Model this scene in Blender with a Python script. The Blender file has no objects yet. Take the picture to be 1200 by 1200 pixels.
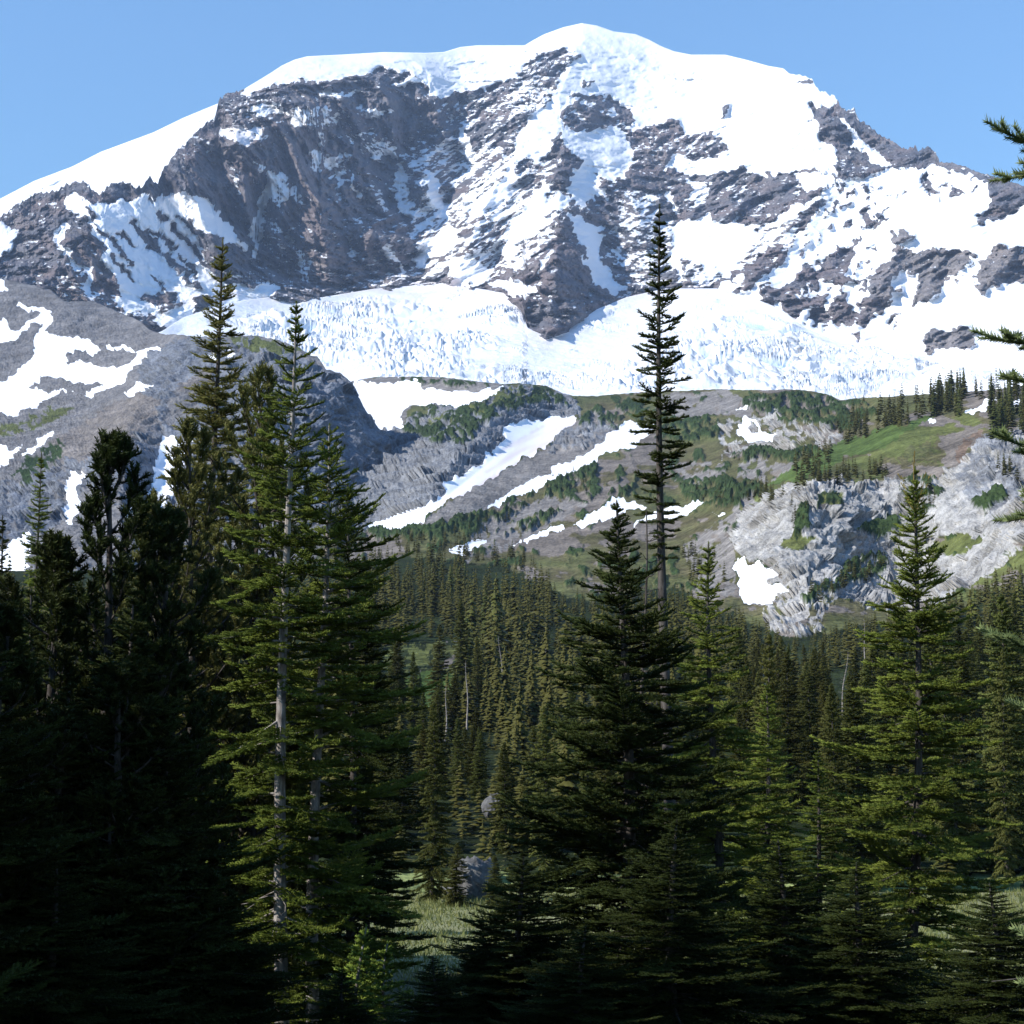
import bpy, math, random
import numpy as np
from mathutils import Vector

S = bpy.context.scene
R = math.radians
# ------------------------------------------------------------------ camera
F = 2100.0                      # focal length, in pixels of a 1200 px wide picture
PITCH = math.atan(250 / F)      # eye level sits 250 px under the middle
cam_d = bpy.data.cameras.new('camera')
cam_d.sensor_width = 36.0
cam_d.lens = 36.0 * F / 1200
cam_d.clip_start = 0.2
cam_d.clip_end = 60000
cam = bpy.data.objects.new('camera', cam_d)
S.collection.objects.link(cam)
cam.location = (0, 0, 0)
cam.rotation_euler = (math.pi / 2 + PITCH, 0, 0)
S.camera = cam
# ------------------------------------------------------------------ light
SUN_AZ, SUN_EL = 112.0, 34.0     # degrees to the left of the view direction, above the horizon
SKY_STRENGTH, SUN_STRENGTH, EXPOSURE = 0.13, 4.7, 0.66
W = bpy.data.worlds.new('World')
S.world = W
W.use_nodes = True
nt = W.node_tree
sky = nt.nodes.new('ShaderNodeTexSky')
sky.sky_type = 'NISHITA'
sky.sun_disc = False
sky.sun_elevation = R(SUN_EL)
sky.sun_rotation = R(-SUN_AZ)
sky.altitude = 1700
sky.air_density = 2.0
sky.dust_density = 0.05
sky.ozone_density = 10.0
bg = nt.nodes['Background']
bg.inputs['Strength'].default_value = SKY_STRENGTH
nt.links.new(sky.outputs[0], bg.inputs['Color'])
sd = Vector((-math.sin(R(SUN_AZ)) * math.cos(R(SUN_EL)), math.cos(R(SUN_AZ)) * math.cos(R(SUN_EL)), math.sin(R(SUN_EL))))
sun_d = bpy.data.lights.new('sun', 'SUN')
sun_d.energy = SUN_STRENGTH
sun_d.angle = R(0.5)
sun_d.color = (1.0, 0.95, 0.87)
sun = bpy.data.objects.new('sun', sun_d)
S.collection.objects.link(sun)
sun.rotation_euler = sd.to_track_quat('Z', 'Y').to_euler()
sun.location = (-50, 0, 60)
S.view_settings.view_transform = 'Standard'
S.view_settings.look = 'None'
S.view_settings.exposure = EXPOSURE
S.view_settings.gamma = 1
S.cycles.max_bounces = 5
S.cycles.diffuse_bounces = 3
S.cycles.glossy_bounces = 1
S.cycles.transmission_bounces = 3
S.cycles.volume_bounces = 0

# ------------------------------------------------------------------ helpers
def px(u, v, Y):
    """the point at forward distance Y (m) in the direction of pixel (u, v) of the photograph"""
    u = np.asarray(u, float); v = np.asarray(v, float); Y = np.asarray(Y, float)
    a = (u - 600) / F; b = (600 - v) / F
    cy = math.cos(PITCH) - b * math.sin(PITCH); cz = math.sin(PITCH) + b * math.cos(PITCH)
    return np.stack([Y * a / cy, Y + 0 * a, Y * cz / cy], -1)

def hsh(ix, iy, iz, seed):
    h = (ix * 73856093) ^ (iy * 19349663) ^ (iz * 83492791) ^ (seed * 2654435761 & 0x7fffffff)
    h = (h ^ (h >> 13)) * 1274126177 & 0x7fffffff
    h = (h ^ (h >> 16)) * 668265263 & 0x7fffffff
    return h ^ (h >> 15)

GR = np.array([(1,1,0),(-1,1,0),(1,-1,0),(-1,-1,0),(1,0,1),(-1,0,1),(1,0,-1),(-1,0,-1),(0,1,1),(0,-1,1),(0,1,-1),(0,-1,-1),(1,1,0),(0,-1,1),(-1,1,0),(0,-1,-1)], float)

def perlin(p, seed=0):
    sh = p.shape[:-1]
    p = p.reshape(-1, 3)
    i = np.floor(p).astype(np.int64); f = p - i
    w = f * f * f * (f * (f * 6 - 15) + 10)
    out = np.zeros(len(p))
    for dx in (0, 1):
        wx = w[:, 0] if dx else 1 - w[:, 0]
        for dy in (0, 1):
            wy = w[:, 1] if dy else 1 - w[:, 1]
            for dz in (0, 1):
                wz = w[:, 2] if dz else 1 - w[:, 2]
                g = GR[hsh(i[:, 0] + dx, i[:, 1] + dy, i[:, 2] + dz, seed) & 15]
                out += wx * wy * wz * (g[:, 0] * (f[:, 0] - dx) + g[:, 1] * (f[:, 1] - dy) + g[:, 2] * (f[:, 2] - dz))
    return out.reshape(sh)

def fbm(p, octs=4, seed=0, gain=.5):
    s = 0; a = 1; q = p
    for k in range(octs):
        s = s + a * perlin(q, seed + k * 17)
        a *= gain; q = q * 2.03 + 7.31
    return s

def ridged(p, octs=4, seed=0, gain=.5):
    s = 0; a = 1; q = p; n = 0
    for k in range(octs):
        s = s + a * (1 - np.abs(perlin(q, seed + k * 17)) * 2.2)
        n += a; a *= gain; q = q * 2.03 + 3.7
    return s / n

def worley(p, seed=0, jit=.9):
    """nearest cell: (random number of the cell, vector from its centre, edge distance)"""
    sh = p.shape[:-1]
    p = p.reshape(-1, 3)
    i = np.floor(p).astype(np.int64)
    d1 = np.full(len(p), 9e9); d2 = d1.copy(); hid = np.zeros(len(p), np.int64); vec = np.zeros_like(p)
    for dx in (-1, 0, 1):
        for dy in (-1, 0, 1):
            for dz in (-1, 0, 1):
                c = i + (dx, dy, dz)
                h = hsh(c[:, 0], c[:, 1], c[:, 2], seed)
                j = np.stack([(h & 1023), (h >> 10) & 1023, (h >> 20) & 1023], -1) / 1023. - .5
                v = p - (c + .5 + jit * j)
                d = (v * v).sum(1)
                near = d < d1
                d2 = np.where(near, d1, np.minimum(d2, d))
                d1 = np.where(near, d, d1); hid = np.where(near, h, hid); vec[near] = v[near]
    e = np.sqrt(d2) - np.sqrt(d1)
    return (hid % 997 / 997.).reshape(sh), vec.reshape(sh + (3,)), e.reshape(sh), hid.reshape(sh)

def blocks(p, seed, tilt=.8, where=None):
    """faceted, broken rock: every cell of the rock is a tilted flat face"""
    if where is not None:
        out = np.zeros(p.shape[:-1]); out[where] = blocks(p[where], seed, tilt)
        return out
    r, v, e, h = worley(p, seed)
    t = np.stack([(h >> 3) % 101 / 50. - 1, (h >> 7) % 103 / 51. - 1, (h >> 11) % 107 / 53. - 1], -1)
    return r - .5 + tilt * (t * v).sum(-1)

def lean(p, deg, sc):
    """the points turned in the upright plane across the view, then scaled: for rock beds that slant"""
    c, q = math.cos(R(deg)), math.sin(R(deg))
    return np.stack([(c * p[..., 0] + q * p[..., 2]) / sc[0], p[..., 1] / sc[1], (c * p[..., 2] - q * p[..., 0]) / sc[2]], -1)

class TPS:
    def __init__(s, pts):
        a = np.array(pts, float); s.c = a[:, :2] / 600.; y = np.log(a[:, 2]); n = len(a)
        K = s.k(((s.c[:, None] - s.c[None]) ** 2).sum(-1)) + 2e-3 * np.eye(n)
        P = np.hstack([np.ones((n, 1)), s.c]); A = np.zeros((n + 3, n + 3))
        A[:n, :n] = K; A[:n, n:] = P; A[n:, :n] = P.T
        s.w = np.linalg.solve(A, np.concatenate([y, [0, 0, 0]]))
    @staticmethod
    def k(r2):
        return np.where(r2 > 1e-12, .5 * r2 * np.log(np.maximum(r2, 1e-12)), 0)
    def __call__(s, u, v):
        q = np.stack([np.asarray(u, float), np.asarray(v, float)], -1) / 600.; sh = q.shape[:-1]; q = q.reshape(-1, 2)
        out = s.w[-3] + q @ s.w[-2:]
        for c, w in zip(s.c, s.w):
            out = out + w * s.k(((q - c) ** 2).sum(1))
        return np.exp(out).reshape(sh)

def inside(U, V, poly):
    m = np.zeros(U.shape, bool); n = len(poly)
    for k in range(n):
        x1, y1 = poly[k]; x2, y2 = poly[(k + 1) % n]
        if y1 == y2: continue
        c = ((V < y1) != (V < y2)) & (U < (x2 - x1) * (V - y1) / (y2 - y1) + x1)
        m ^= c
    return m

def seg_dist(U, V, line):
    d = np.full(U.shape, 1e9); tt = np.zeros(U.shape)
    n = len(line) - 1
    for k in range(n):
        (x1, y1), (x2, y2) = line[k], line[k + 1]
        dx, dy = x2 - x1, y2 - y1
        t = np.clip(((U - x1) * dx + (V - y1) * dy) / (dx * dx + dy * dy), 0, 1)
        q = np.hypot(U - x1 - t * dx, V - y1 - t * dy)
        tt = np.where(q < d, (k + t) / n, tt); d = np.minimum(d, q)
    return d, tt

def blur(a, n=1):
    for _ in range(n):
        a = np.pad(a, 1, mode='edge')
        a = (a[:-2, 1:-1] + a[2:, 1:-1] + a[1:-1, :-2] + a[1:-1, 2:] + 2 * a[1:-1, 1:-1]) / 6
    return a

def interp(line, u):
    a = np.array(line, float)
    return np.interp(u, a[:, 0], a[:, 1])

def make_mesh(name, verts, faces, mat, smooth=False):
    me = bpy.data.meshes.new(name)
    verts = np.ascontiguousarray(verts, np.float32).reshape(-1, 3)
    faces = np.ascontiguousarray(faces, np.int32)
    m, k = faces.shape
    me.vertices.add(len(verts)); me.vertices.foreach_set('co', verts.ravel())
    me.loops.add(m * k); me.loops.foreach_set('vertex_index', faces.ravel())
    me.polygons.add(m)
    me.polygons.foreach_set('loop_start', np.arange(0, m * k, k, dtype=np.int32))
    me.polygons.foreach_set('loop_total', np.full(m, k, np.int32))
    if smooth: me.polygons.foreach_set('use_smooth', np.ones(m, bool))
    me.update(calc_edges=True)
    if mat: me.materials.append(mat)
    return me

def add_attr(me, name, val):
    val = np.ascontiguousarray(val, np.float32)
    if val.ndim == 1 or val.shape[-1] == 1:
        me.attributes.new(name, 'FLOAT', 'POINT').data.foreach_set('value', val.ravel())
    else:
        c = np.ones((len(val), 4), np.float32); c[:, :3] = val
        me.attributes.new(name, 'FLOAT_COLOR', 'POINT').data.foreach_set('color', c.ravel())

def link(name, me, parent=None):
    o = bpy.data.objects.new(name, me)
    S.collection.objects.link(o)
    if parent: o.parent = parent
    return o

def tag(o, label=None, cat=None, group=None, kind=None):
    if label: o['label'] = label
    if cat: o['category'] = cat
    if group: o['group'] = group
    if kind: o['kind'] = kind
    return o

# ------------------------------------------------------------------ materials
class N:
    """a small node builder"""
    def __init__(s, name):
        s.m = bpy.data.materials.new(name); s.m.use_nodes = True
        s.t = s.m.node_tree; s.b = s.t.nodes['Principled BSDF']
        s.b.inputs['Specular IOR Level'].default_value = .25
    def put(s, sock, v):
        if hasattr(v, 'is_output'): s.t.links.new(v, sock)
        elif v is not None:
            if hasattr(sock.default_value, '__len__') and not hasattr(v, '__len__'): v = (v, v, v, 1)[:len(sock.default_value)]
            elif hasattr(v, '__len__') and len(sock.default_value) == 4 and len(v) == 3: v = (*v, 1)
            sock.default_value = v
    def math(s, op, a, b=None, c=None, clamp=False):
        n = s.t.nodes.new('ShaderNodeMath'); n.operation = op; n.use_clamp = clamp
        for k, x in enumerate((a, b, c)): s.put(n.inputs[k], x)
        return n.outputs[0]
    def mix(s, f, a, b, blend='MIX'):
        n = s.t.nodes.new('ShaderNodeMix'); n.data_type = 'RGBA'; n.blend_type = blend
        s.put(n.inputs[0], f); s.put(n.inputs[6], a); s.put(n.inputs[7], b)
        return n.outputs[2]
    def pos(s):
        return s.t.nodes.new('ShaderNodeNewGeometry').outputs['Position']
    def obj(s):
        return s.t.nodes.new('ShaderNodeTexCoord').outputs['Object']
    def mapping(s, v, scale):
        n = s.t.nodes.new('ShaderNodeMapping'); s.put(n.inputs[0], v); n.inputs['Scale'].default_value = scale
        return n.outputs[0]
    def noise(s, v, scale, detail=4, rough=.55):
        n = s.t.nodes.new('ShaderNodeTexNoise'); s.put(n.inputs['Vector'], v)
        n.inputs['Scale'].default_value = scale; n.inputs['Detail'].default_value = detail; n.inputs['Roughness'].default_value = rough
        return n.outputs['Fac']
    def voronoi(s, v, scale, out='Distance', feature='F1'):
        n = s.t.nodes.new('ShaderNodeTexVoronoi'); n.feature = feature; s.put(n.inputs['Vector'], v); n.inputs['Scale'].default_value = scale
        return n.outputs[out]
    def rng(s, v, a, b, c=0., d=1.):
        n = s.t.nodes.new('ShaderNodeMapRange'); s.put(n.inputs[0], v)
        for k, x in enumerate((a, b, c, d)): n.inputs[k + 1].default_value = x
        return n.outputs[0]
    def attr(s, name, out='Fac'):
        n = s.t.nodes.new('ShaderNodeAttribute'); n.attribute_name = name
        return n.outputs[out]
    def bump(s, h, strength, dist):
        n = s.t.nodes.new('ShaderNodeBump'); s.put(n.inputs['Height'], h); s.put(n.inputs['Strength'], strength); n.inputs['Distance'].default_value = dist
        s.t.links.new(n.outputs[0], s.b.inputs['Normal'])

def terrain_mat(name, fine, snow_noise, bump_d, snow_col=(.84, .86, .9), snow_k=.35, edge=.06, rock_facets=.6):
    """rock, soil and plants take the mesh's own colour map, broken up by noise; snow lies where the mesh says, with a noisy edge"""
    n = N(name); p = n.pos()
    n.b.inputs['Specular IOR Level'].default_value = .04
    col = n.attr('col', 'Color')
    a = n.noise(p, fine, 6, .65)
    b = n.noise(p, fine * .18, 4)
    c3 = n.noise(p, fine * 7, 4, .7)
    v = n.math('ADD', n.math('ADD', n.rng(a, .25, .75, .4, 1.5), n.rng(c3, .25, .75, -.4, .4)), n.rng(b, .3, .7, -.2, .2))
    v = n.math('MAXIMUM', v, .15)
    vv = n.t.nodes.new('ShaderNodeVectorMath'); vv.operation = 'SCALE'
    n.put(vv.inputs[0], col); n.put(vv.inputs['Scale'], v); base = vv.outputs[0]
    s = n.math('ADD', n.attr('snow'), n.math('MULTIPLY', n.math('SUBTRACT', n.noise(p, snow_noise, 5, .6), .5), snow_k))
    f = n.rng(s, .5 - edge, .5 + edge)
    dirt = n.attr('dirt')
    sc = n.mix(dirt, snow_col, (.62, .52, .53))
    n.put(n.b.inputs['Base Color'], n.mix(f, base, sc))
    n.put(n.b.inputs['Roughness'], n.rng(f, 0, 1, .9, .6))
    vo = n.voronoi(n.mapping(p, (1, 1, .6)), fine * 2.2)
    n.bump(n.math('MULTIPLY', n.math('ADD', a, n.math('MULTIPLY', vo, rock_facets)), n.rng(f, 0, 1, 1., .1)), .9, bump_d)
    return n.m
# ------------------------------------------------------------------ terrain
def sheet(name, us, top, bot, rows, depth, paint, relief, mat, back=(40, 60), ledge=None, power=1.):
    r = np.linspace(0, 1, rows) ** power
    vt = top(us); vb = bot(us)
    V = vt[None] + (vb - vt)[None] * r[:, None]
    U = np.broadcast_to(us[None], V.shape).copy()
    Y = depth(U, V)
    P = px(U, V, Y)
    A = paint(U, V, P)
    dY, dZ, *dN = relief(U, V, P, A)
    if dN:
        n0 = np.cross(np.gradient(P, axis=1), np.gradient(P, axis=0)); n0 /= np.linalg.norm(n0, axis=-1, keepdims=True) + 1e-9
        n0 *= np.where(n0[..., 2:3] < 0, -1, 1)
        n0[..., 2] *= .3; n0 /= np.linalg.norm(n0, axis=-1, keepdims=True) + 1e-9
    P = px(U, V, Y + dY); P[..., 2] += dZ
    if dN: P += n0 * dN[0][..., None]
    if ledge is not None:
        nr = np.cross(np.gradient(P, axis=1), np.gradient(P, axis=0)); nr /= np.linalg.norm(nr, axis=-1, keepdims=True) + 1e-9
        nr *= np.sign(nr[..., 2:3]) + (nr[..., 2:3] == 0)
        A['snow'] = ledge(A['snow'], blur(nr[..., 2], 2), A)
    bk = []
    for k, (dy, dz) in enumerate(((.3, .1), (1, .6), (2.5, 2.2), (6, 6))):
        q = P[0].copy(); q[:, 1] += back[0] * dy; q[:, 2] -= back[1] * dz; q[:, 0] *= q[:, 1] / P[0][:, 1]
        bk.append(q)
    nb = len(bk)
    P = np.concatenate([np.stack(bk[::-1]), P])
    H, Wd = P.shape[:2]
    idx = np.arange(H * Wd).reshape(H, Wd)
    f = np.stack([idx[1:, :-1], idx[1:, 1:], idx[:-1, 1:], idx[:-1, :-1]], -1).reshape(-1, 4)
    me = make_mesh(name, P, f, mat, True)
    for key in ('col', 'snow', 'dirt'):
        a = A[key]
        a = np.concatenate([np.repeat(a[:1], nb, 0), a])
        add_attr(me, key, a.reshape(H * Wd, -1))
    o = link(name, me)
    return tag(o, kind='structure')

def warp(U, V, amp, wl, seed):
    q = np.stack([U / wl, V / wl, 0 * U + .37], -1)
    return U + amp * fbm(q, 3, seed, .6) * 1.6, V + amp * fbm(q, 3, seed + 50, .6) * 1.6

def paint_val(U, V, base, ops):
    a = np.full(U.shape, float(base))
    for val, poly in ops:
        a[inside(U, V, poly)] = val
    return a

def strokes(U, V, a, ops):
    for val, w, line in ops:
        d, t = seg_dist(U, V, line)
        a[d < w * (.35 + .65 * np.sin(np.pi * np.clip(t, .08, .92)))] = val
    return a

def tents(U, V, ops):
    s = np.zeros(U.shape)
    for amp, w, line in ops:
        d, t = seg_dist(U, V, line)
        s += amp * np.clip(1 - d / w, 0, 1) ** 1.2 * (.4 + .6 * np.sin(np.pi * np.clip(t, .05, .95)))
    return s

# --- the mountain
SKYLINE = [(-260, 330), (-150, 298), (0, 255), (15, 242), (40, 228), (65, 223), (75, 218), (90, 212), (100, 213), (110, 224), (118, 228), (128, 215), (150, 213), (160, 220), (169, 218), (172, 207), (177, 207), (181, 216), (185, 214), (190, 200), (205, 180), (220, 165), (232, 152), (250, 140), (256, 120), (262, 111), (283, 106), (300, 96), (318, 85), (330, 77), (345, 70), (360, 66), (400, 64), (450, 61), (500, 62), (520, 61), (540, 55), (560, 53), (615, 53), (625, 47), (638, 40), (660, 32), (682, 27), (700, 30), (720, 37), (745, 40), (760, 46), (775, 54), (790, 60), (810, 64), (850, 64), (875, 70), (900, 77), (918, 80), (925, 86), (948, 90), (953, 93), (957, 105), (966, 107), (978, 112), (982, 118), (986, 128), (996, 128), (1000, 126), (1006, 140), (1020, 148), (1030, 158), (1045, 164), (1058, 175), (1066, 173), (1078, 175), (1090, 173), (1097, 180), (1101, 189), (1113, 190), (1130, 195), (1150, 203), (1170, 208), (1200, 218), (1350, 270), (1470, 300)]
ROCKY_SKY = [(0, 1), (182, 1), (255, 1), (275, .8), (290, 0), (925, 0), (950, .7), (980, 1), (1098, 1), (1120, .3), (1200, .2)]
MPTS = [(-260, 330, 4200), (-150, 300, 4350), (0, 252, 4650), (100, 213, 4750), (180, 210, 4830), (256, 119, 5600), (330, 78, 6150), (330, 105, 5650), (400, 96, 5950), (480, 100, 6200), (400, 64, 6500), (540, 55, 6850), (682, 27, 7100), (820, 64, 6900), (950, 92, 6300), (1060, 175, 5700), (1200, 218, 4900), (1350, 270, 4300), (1470, 300, 4000),
 (0, 330, 4250), (100, 300, 4400), (200, 240, 4840), (200, 300, 4690), (120, 370, 4250), (250, 200, 5170), (300, 250, 5210), (330, 330, 4950), (400, 150, 5800), (400, 250, 5500), (420, 330, 5130), (500, 150, 6280), (500, 250, 5680), (500, 330, 5150), (600, 120, 6300), (600, 230, 5600), (570, 330, 4950), (650, 300, 4900), (640, 390, 4450), (720, 340, 4950), (700, 200, 5900), (760, 150, 6350), (760, 280, 5450), (850, 130, 6350), (850, 200, 5900), (840, 300, 5150), (930, 180, 5800), (920, 300, 5000), (980, 250, 5250), (1000, 390, 4350), (1060, 250, 5000), (1060, 330, 4600), (1130, 300, 4550), (1200, 300, 4450), (1200, 430, 3750), (1350, 430, 3400), (1100, 420, 4000), (800, 420, 4100), (500, 440, 3900), (300, 400, 4250), (800, 520, 3400), (1200, 520, 3200), (300, 520, 3500), (0, 450, 3600), (-200, 450, 3500), (1400, 520, 2900), (550, 520, 3400)]
mdepth = TPS(MPTS)
GTOP = [(-260, 420), (100, 420), (190, 388), (215, 372), (250, 360), (285, 352), (320, 348), (345, 352), (380, 348), (440, 338), (480, 335), (520, 328), (550, 336), (590, 343), (612, 362), (618, 384), (640, 394), (668, 384), (700, 362), (735, 348), (780, 338), (840, 338), (880, 348), (915, 362), (945, 385), (985, 402), (1020, 406), (1060, 410), (1110, 422), (1160, 430), (1200, 436), (1350, 450), (1470, 455)]
M_SNOW = [
 (.97, [(280, 107), (300, 90), (360, 55), (450, 50), (560, 45), (640, 30), (640, 60), (620, 75), (600, 95), (580, 100), (560, 103), (515, 113), (495, 103), (455, 100), (480, 92), (478, 83), (440, 83), (410, 90), (385, 93), (350, 94), (330, 97), (310, 105), (293, 111)]),
 (.97, [(590, 60), (610, 35), (682, 15), (760, 30), (820, 55), (920, 70), (960, 85), (985, 110), (980, 126), (950, 122), (955, 140), (960, 160), (975, 172), (978, 205), (935, 200), (905, 205), (880, 195), (850, 185), (845, 160), (840, 150), (800, 155), (790, 140), (770, 150), (755, 155), (740, 150), (725, 125), (705, 115), (690, 112), (672, 122), (662, 150), (640, 180), (620, 190), (603, 178), (618, 140), (640, 115), (660, 95), (672, 70), (660, 55), (640, 62)]),
 (.4, [(672, 55), (682, 60), (668, 85), (650, 105), (635, 128), (615, 140), (600, 178), (560, 190), (540, 150), (500, 130), (520, 116), (560, 112), (600, 100), (640, 85), (655, 68)]),
 (.3, [(640, 62), (610, 85), (628, 82)]),
 (.62, [(338, 130), (355, 122), (400, 128), (405, 140), (385, 150), (345, 147)]), (.5, [(415, 125), (440, 120), (445, 135), (420, 140)]),
 (.7, [(253, 158), (270, 148), (300, 150), (318, 155), (310, 165), (285, 170)]), (.62, [(285, 125), (325, 123), (322, 137), (305, 138)]),
 (.62, [(360, 175), (395, 180), (400, 200), (375, 205)]), (.55, [(420, 160), (450, 150), (470, 175), (440, 185)]),
 (.86, [(75, 233), (92, 226), (105, 240), (125, 240), (150, 235), (165, 232), (185, 230), (215, 228), (240, 232), (258, 240), (264, 255), (278, 275), (290, 295), (262, 280), (240, 275), (235, 290), (245, 310), (250, 330), (300, 335), (330, 340), (310, 355), (250, 365), (215, 380), (190, 378), (135, 360), (140, 345), (130, 325), (120, 305), (118, 285), (105, 265), (95, 250), (80, 240)]),
 (.15, [(157, 348), (190, 345), (205, 338), (213, 352), (195, 365), (170, 355)]), (.15, [(225, 345), (245, 345), (248, 375), (228, 370)]),
 (.78, [(62, 268), (80, 255), (85, 262), (72, 280), (85, 300), (100, 315), (115, 320), (105, 350), (110, 350), (100, 345), (95, 320), (80, 300), (70, 285)]),
 (.95, [(-260, 300), (0, 262), (15, 268), (18, 290), (5, 295), (-40, 310), (-260, 400)]),
 (.8, [(318, 200), (340, 205), (330, 225), (310, 245), (300, 240)]),
 (.5, [(470, 175), (540, 165), (600, 178), (655, 190), (660, 240), (640, 300), (560, 330), (500, 322), (480, 280)]),
 (.9, [(485, 300), (500, 280), (530, 265), (535, 285), (510, 300), (490, 312)]), (.95, [(525, 300), (560, 305), (570, 335), (530, 338)]), (.95, [(570, 328), (610, 325), (640, 345), (600, 350)]),
 (.2, [(650, 268), (675, 275), (690, 300), (710, 340), (690, 350), (660, 375), (640, 392), (620, 387), (615, 370), (630, 350), (638, 325)]),
 (.15, [(660, 183), (675, 195), (681, 230), (655, 235), (650, 215)]),
 (.88, [(680, 190), (700, 215), (715, 235), (690, 235), (660, 235), (655, 245), (700, 265), (720, 265), (700, 290), (720, 325), (735, 345), (715, 338), (690, 300), (665, 255), (660, 240)]),
 (.85, [(655, 150), (690, 150), (735, 150), (745, 185), (720, 215), (690, 205), (670, 180)]),
 (.4, [(720, 215), (740, 215), (770, 240), (780, 260), (790, 300), (770, 325), (740, 330), (715, 290), (700, 270), (725, 260)]),
 (.46, [(670, 108), (690, 110), (720, 120), (745, 140), (735, 148), (715, 135), (690, 125), (672, 118)]), (.46, [(655, 135), (668, 118), (685, 140), (690, 150), (662, 146)]),
 (.25, [(735, 160), (750, 150), (780, 150), (790, 170), (800, 180), (790, 210), (760, 215), (750, 200), (740, 180)]),
 (.35, [(780, 155), (830, 152), (845, 150), (830, 165), (820, 180), (790, 185), (785, 170)]), (.2, [(848, 124), (856, 124), (858, 134), (848, 140)]),
 (.22, [(770, 200), (800, 208), (840, 210), (845, 195), (870, 190), (900, 205), (930, 200), (950, 210), (960, 225), (930, 240), (905, 250), (895, 265), (880, 262), (835, 262), (830, 245), (800, 262), (785, 250), (775, 230)]),
 (.6, [(803, 215), (830, 212), (828, 235), (812, 240)]), (.92, [(775, 198), (790, 182), (850, 180), (880, 188), (840, 204), (800, 204)]), (.92, [(930, 205), (980, 208), (975, 218), (940, 215)]),
 (.97, [(785, 265), (800, 262), (830, 250), (835, 263), (880, 262), (890, 258), (885, 280), (865, 310), (850, 330), (800, 330), (785, 310)]),
 (.42, [(800, 303), (815, 300), (825, 312), (845, 308), (850, 325), (830, 335), (800, 328)]),
 (.97, [(975, 218), (985, 205), (1060, 192), (1130, 200), (1160, 215), (1200, 225), (1470, 300), (1470, 520), (800, 520), (850, 335), (870, 320), (885, 280), (900, 262), (930, 245), (960, 228)]),
 (.5, [(900, 270), (958, 235), (975, 222), (965, 245), (935, 285), (895, 325), (870, 345), (855, 328), (880, 290)]),
 (.12, [(872, 320), (900, 292), (918, 285), (910, 305), (895, 322), (870, 340)]),
 (.12, [(888, 348), (905, 338), (930, 325), (940, 308), (965, 312), (985, 288), (1000, 293), (998, 310), (985, 325), (1015, 328), (1010, 333), (965, 334), (940, 340), (925, 352), (908, 362)]),
 (.9, [(948, 316), (966, 316), (962, 322)]),
 (.12, [(910, 357), (935, 346), (970, 345), (965, 355), (930, 370)]), (.12, [(945, 375), (960, 355), (972, 375), (962, 382)]), (.12, [(970, 365), (985, 345), (1005, 355), (995, 382), (975, 385)]), (.12, [(893, 345), (905, 335), (908, 352), (898, 357)]),
 (.03, [(1047, 293), (1056, 290), (1051, 335), (1040, 352), (1016, 386), (1000, 387), (998, 375), (1020, 340)]), (.05, [(1040, 275), (1055, 266), (1072, 275), (1060, 285), (1045, 284)]),
 (.03, [(1053, 297), (1095, 290), (1120, 295), (1130, 288), (1140, 297), (1125, 332), (1110, 335), (1095, 350), (1070, 362), (1072, 340), (1078, 322), (1053, 318)]),
 (.03, [(1145, 300), (1175, 290), (1200, 292), (1260, 290), (1300, 310), (1230, 322), (1190, 330), (1160, 335), (1150, 345), (1140, 340), (1145, 320)]),
 (.05, [(1078, 405), (1095, 383), (1110, 388), (1125, 390), (1138, 380), (1150, 395), (1140, 405), (1110, 414), (1090, 417)]), (.1, [(995, 392), (1012, 390), (1005, 402)]),
 (.1, [(1115, 196), (1145, 204), (1175, 212), (1200, 222), (1470, 300), (1470, 350), (1200, 242), (1180, 250), (1170, 250), (1150, 264), (1145, 255), (1160, 240), (1162, 225), (1145, 210)]),
 (.1, [(1080, 215), (1085, 208), (1098, 225), (1082, 227)]), (.1, [(1112, 222), (1120, 215), (1134, 226), (1116, 232)]), (.1, [(1008, 262), (1018, 250), (1026, 258), (1012, 264)]), (.1, [(1093, 236), (1099, 230), (1098, 242)]),
 (.12, [(1060, 186), (1100, 186), (1120, 196), (1090, 199), (1060, 201), (1035, 196)]),
 (.12, [(950, 122), (978, 125), (982, 110), (990, 122), (1005, 138), (1030, 156), (1060, 172), (1095, 172), (1102, 189), (1060, 192), (1030, 202), (1000, 206), (980, 206), (976, 172), (962, 160), (958, 140)]),
 (.12, [(936, 98), (948, 88), (958, 92), (958, 106)]),
]
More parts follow.
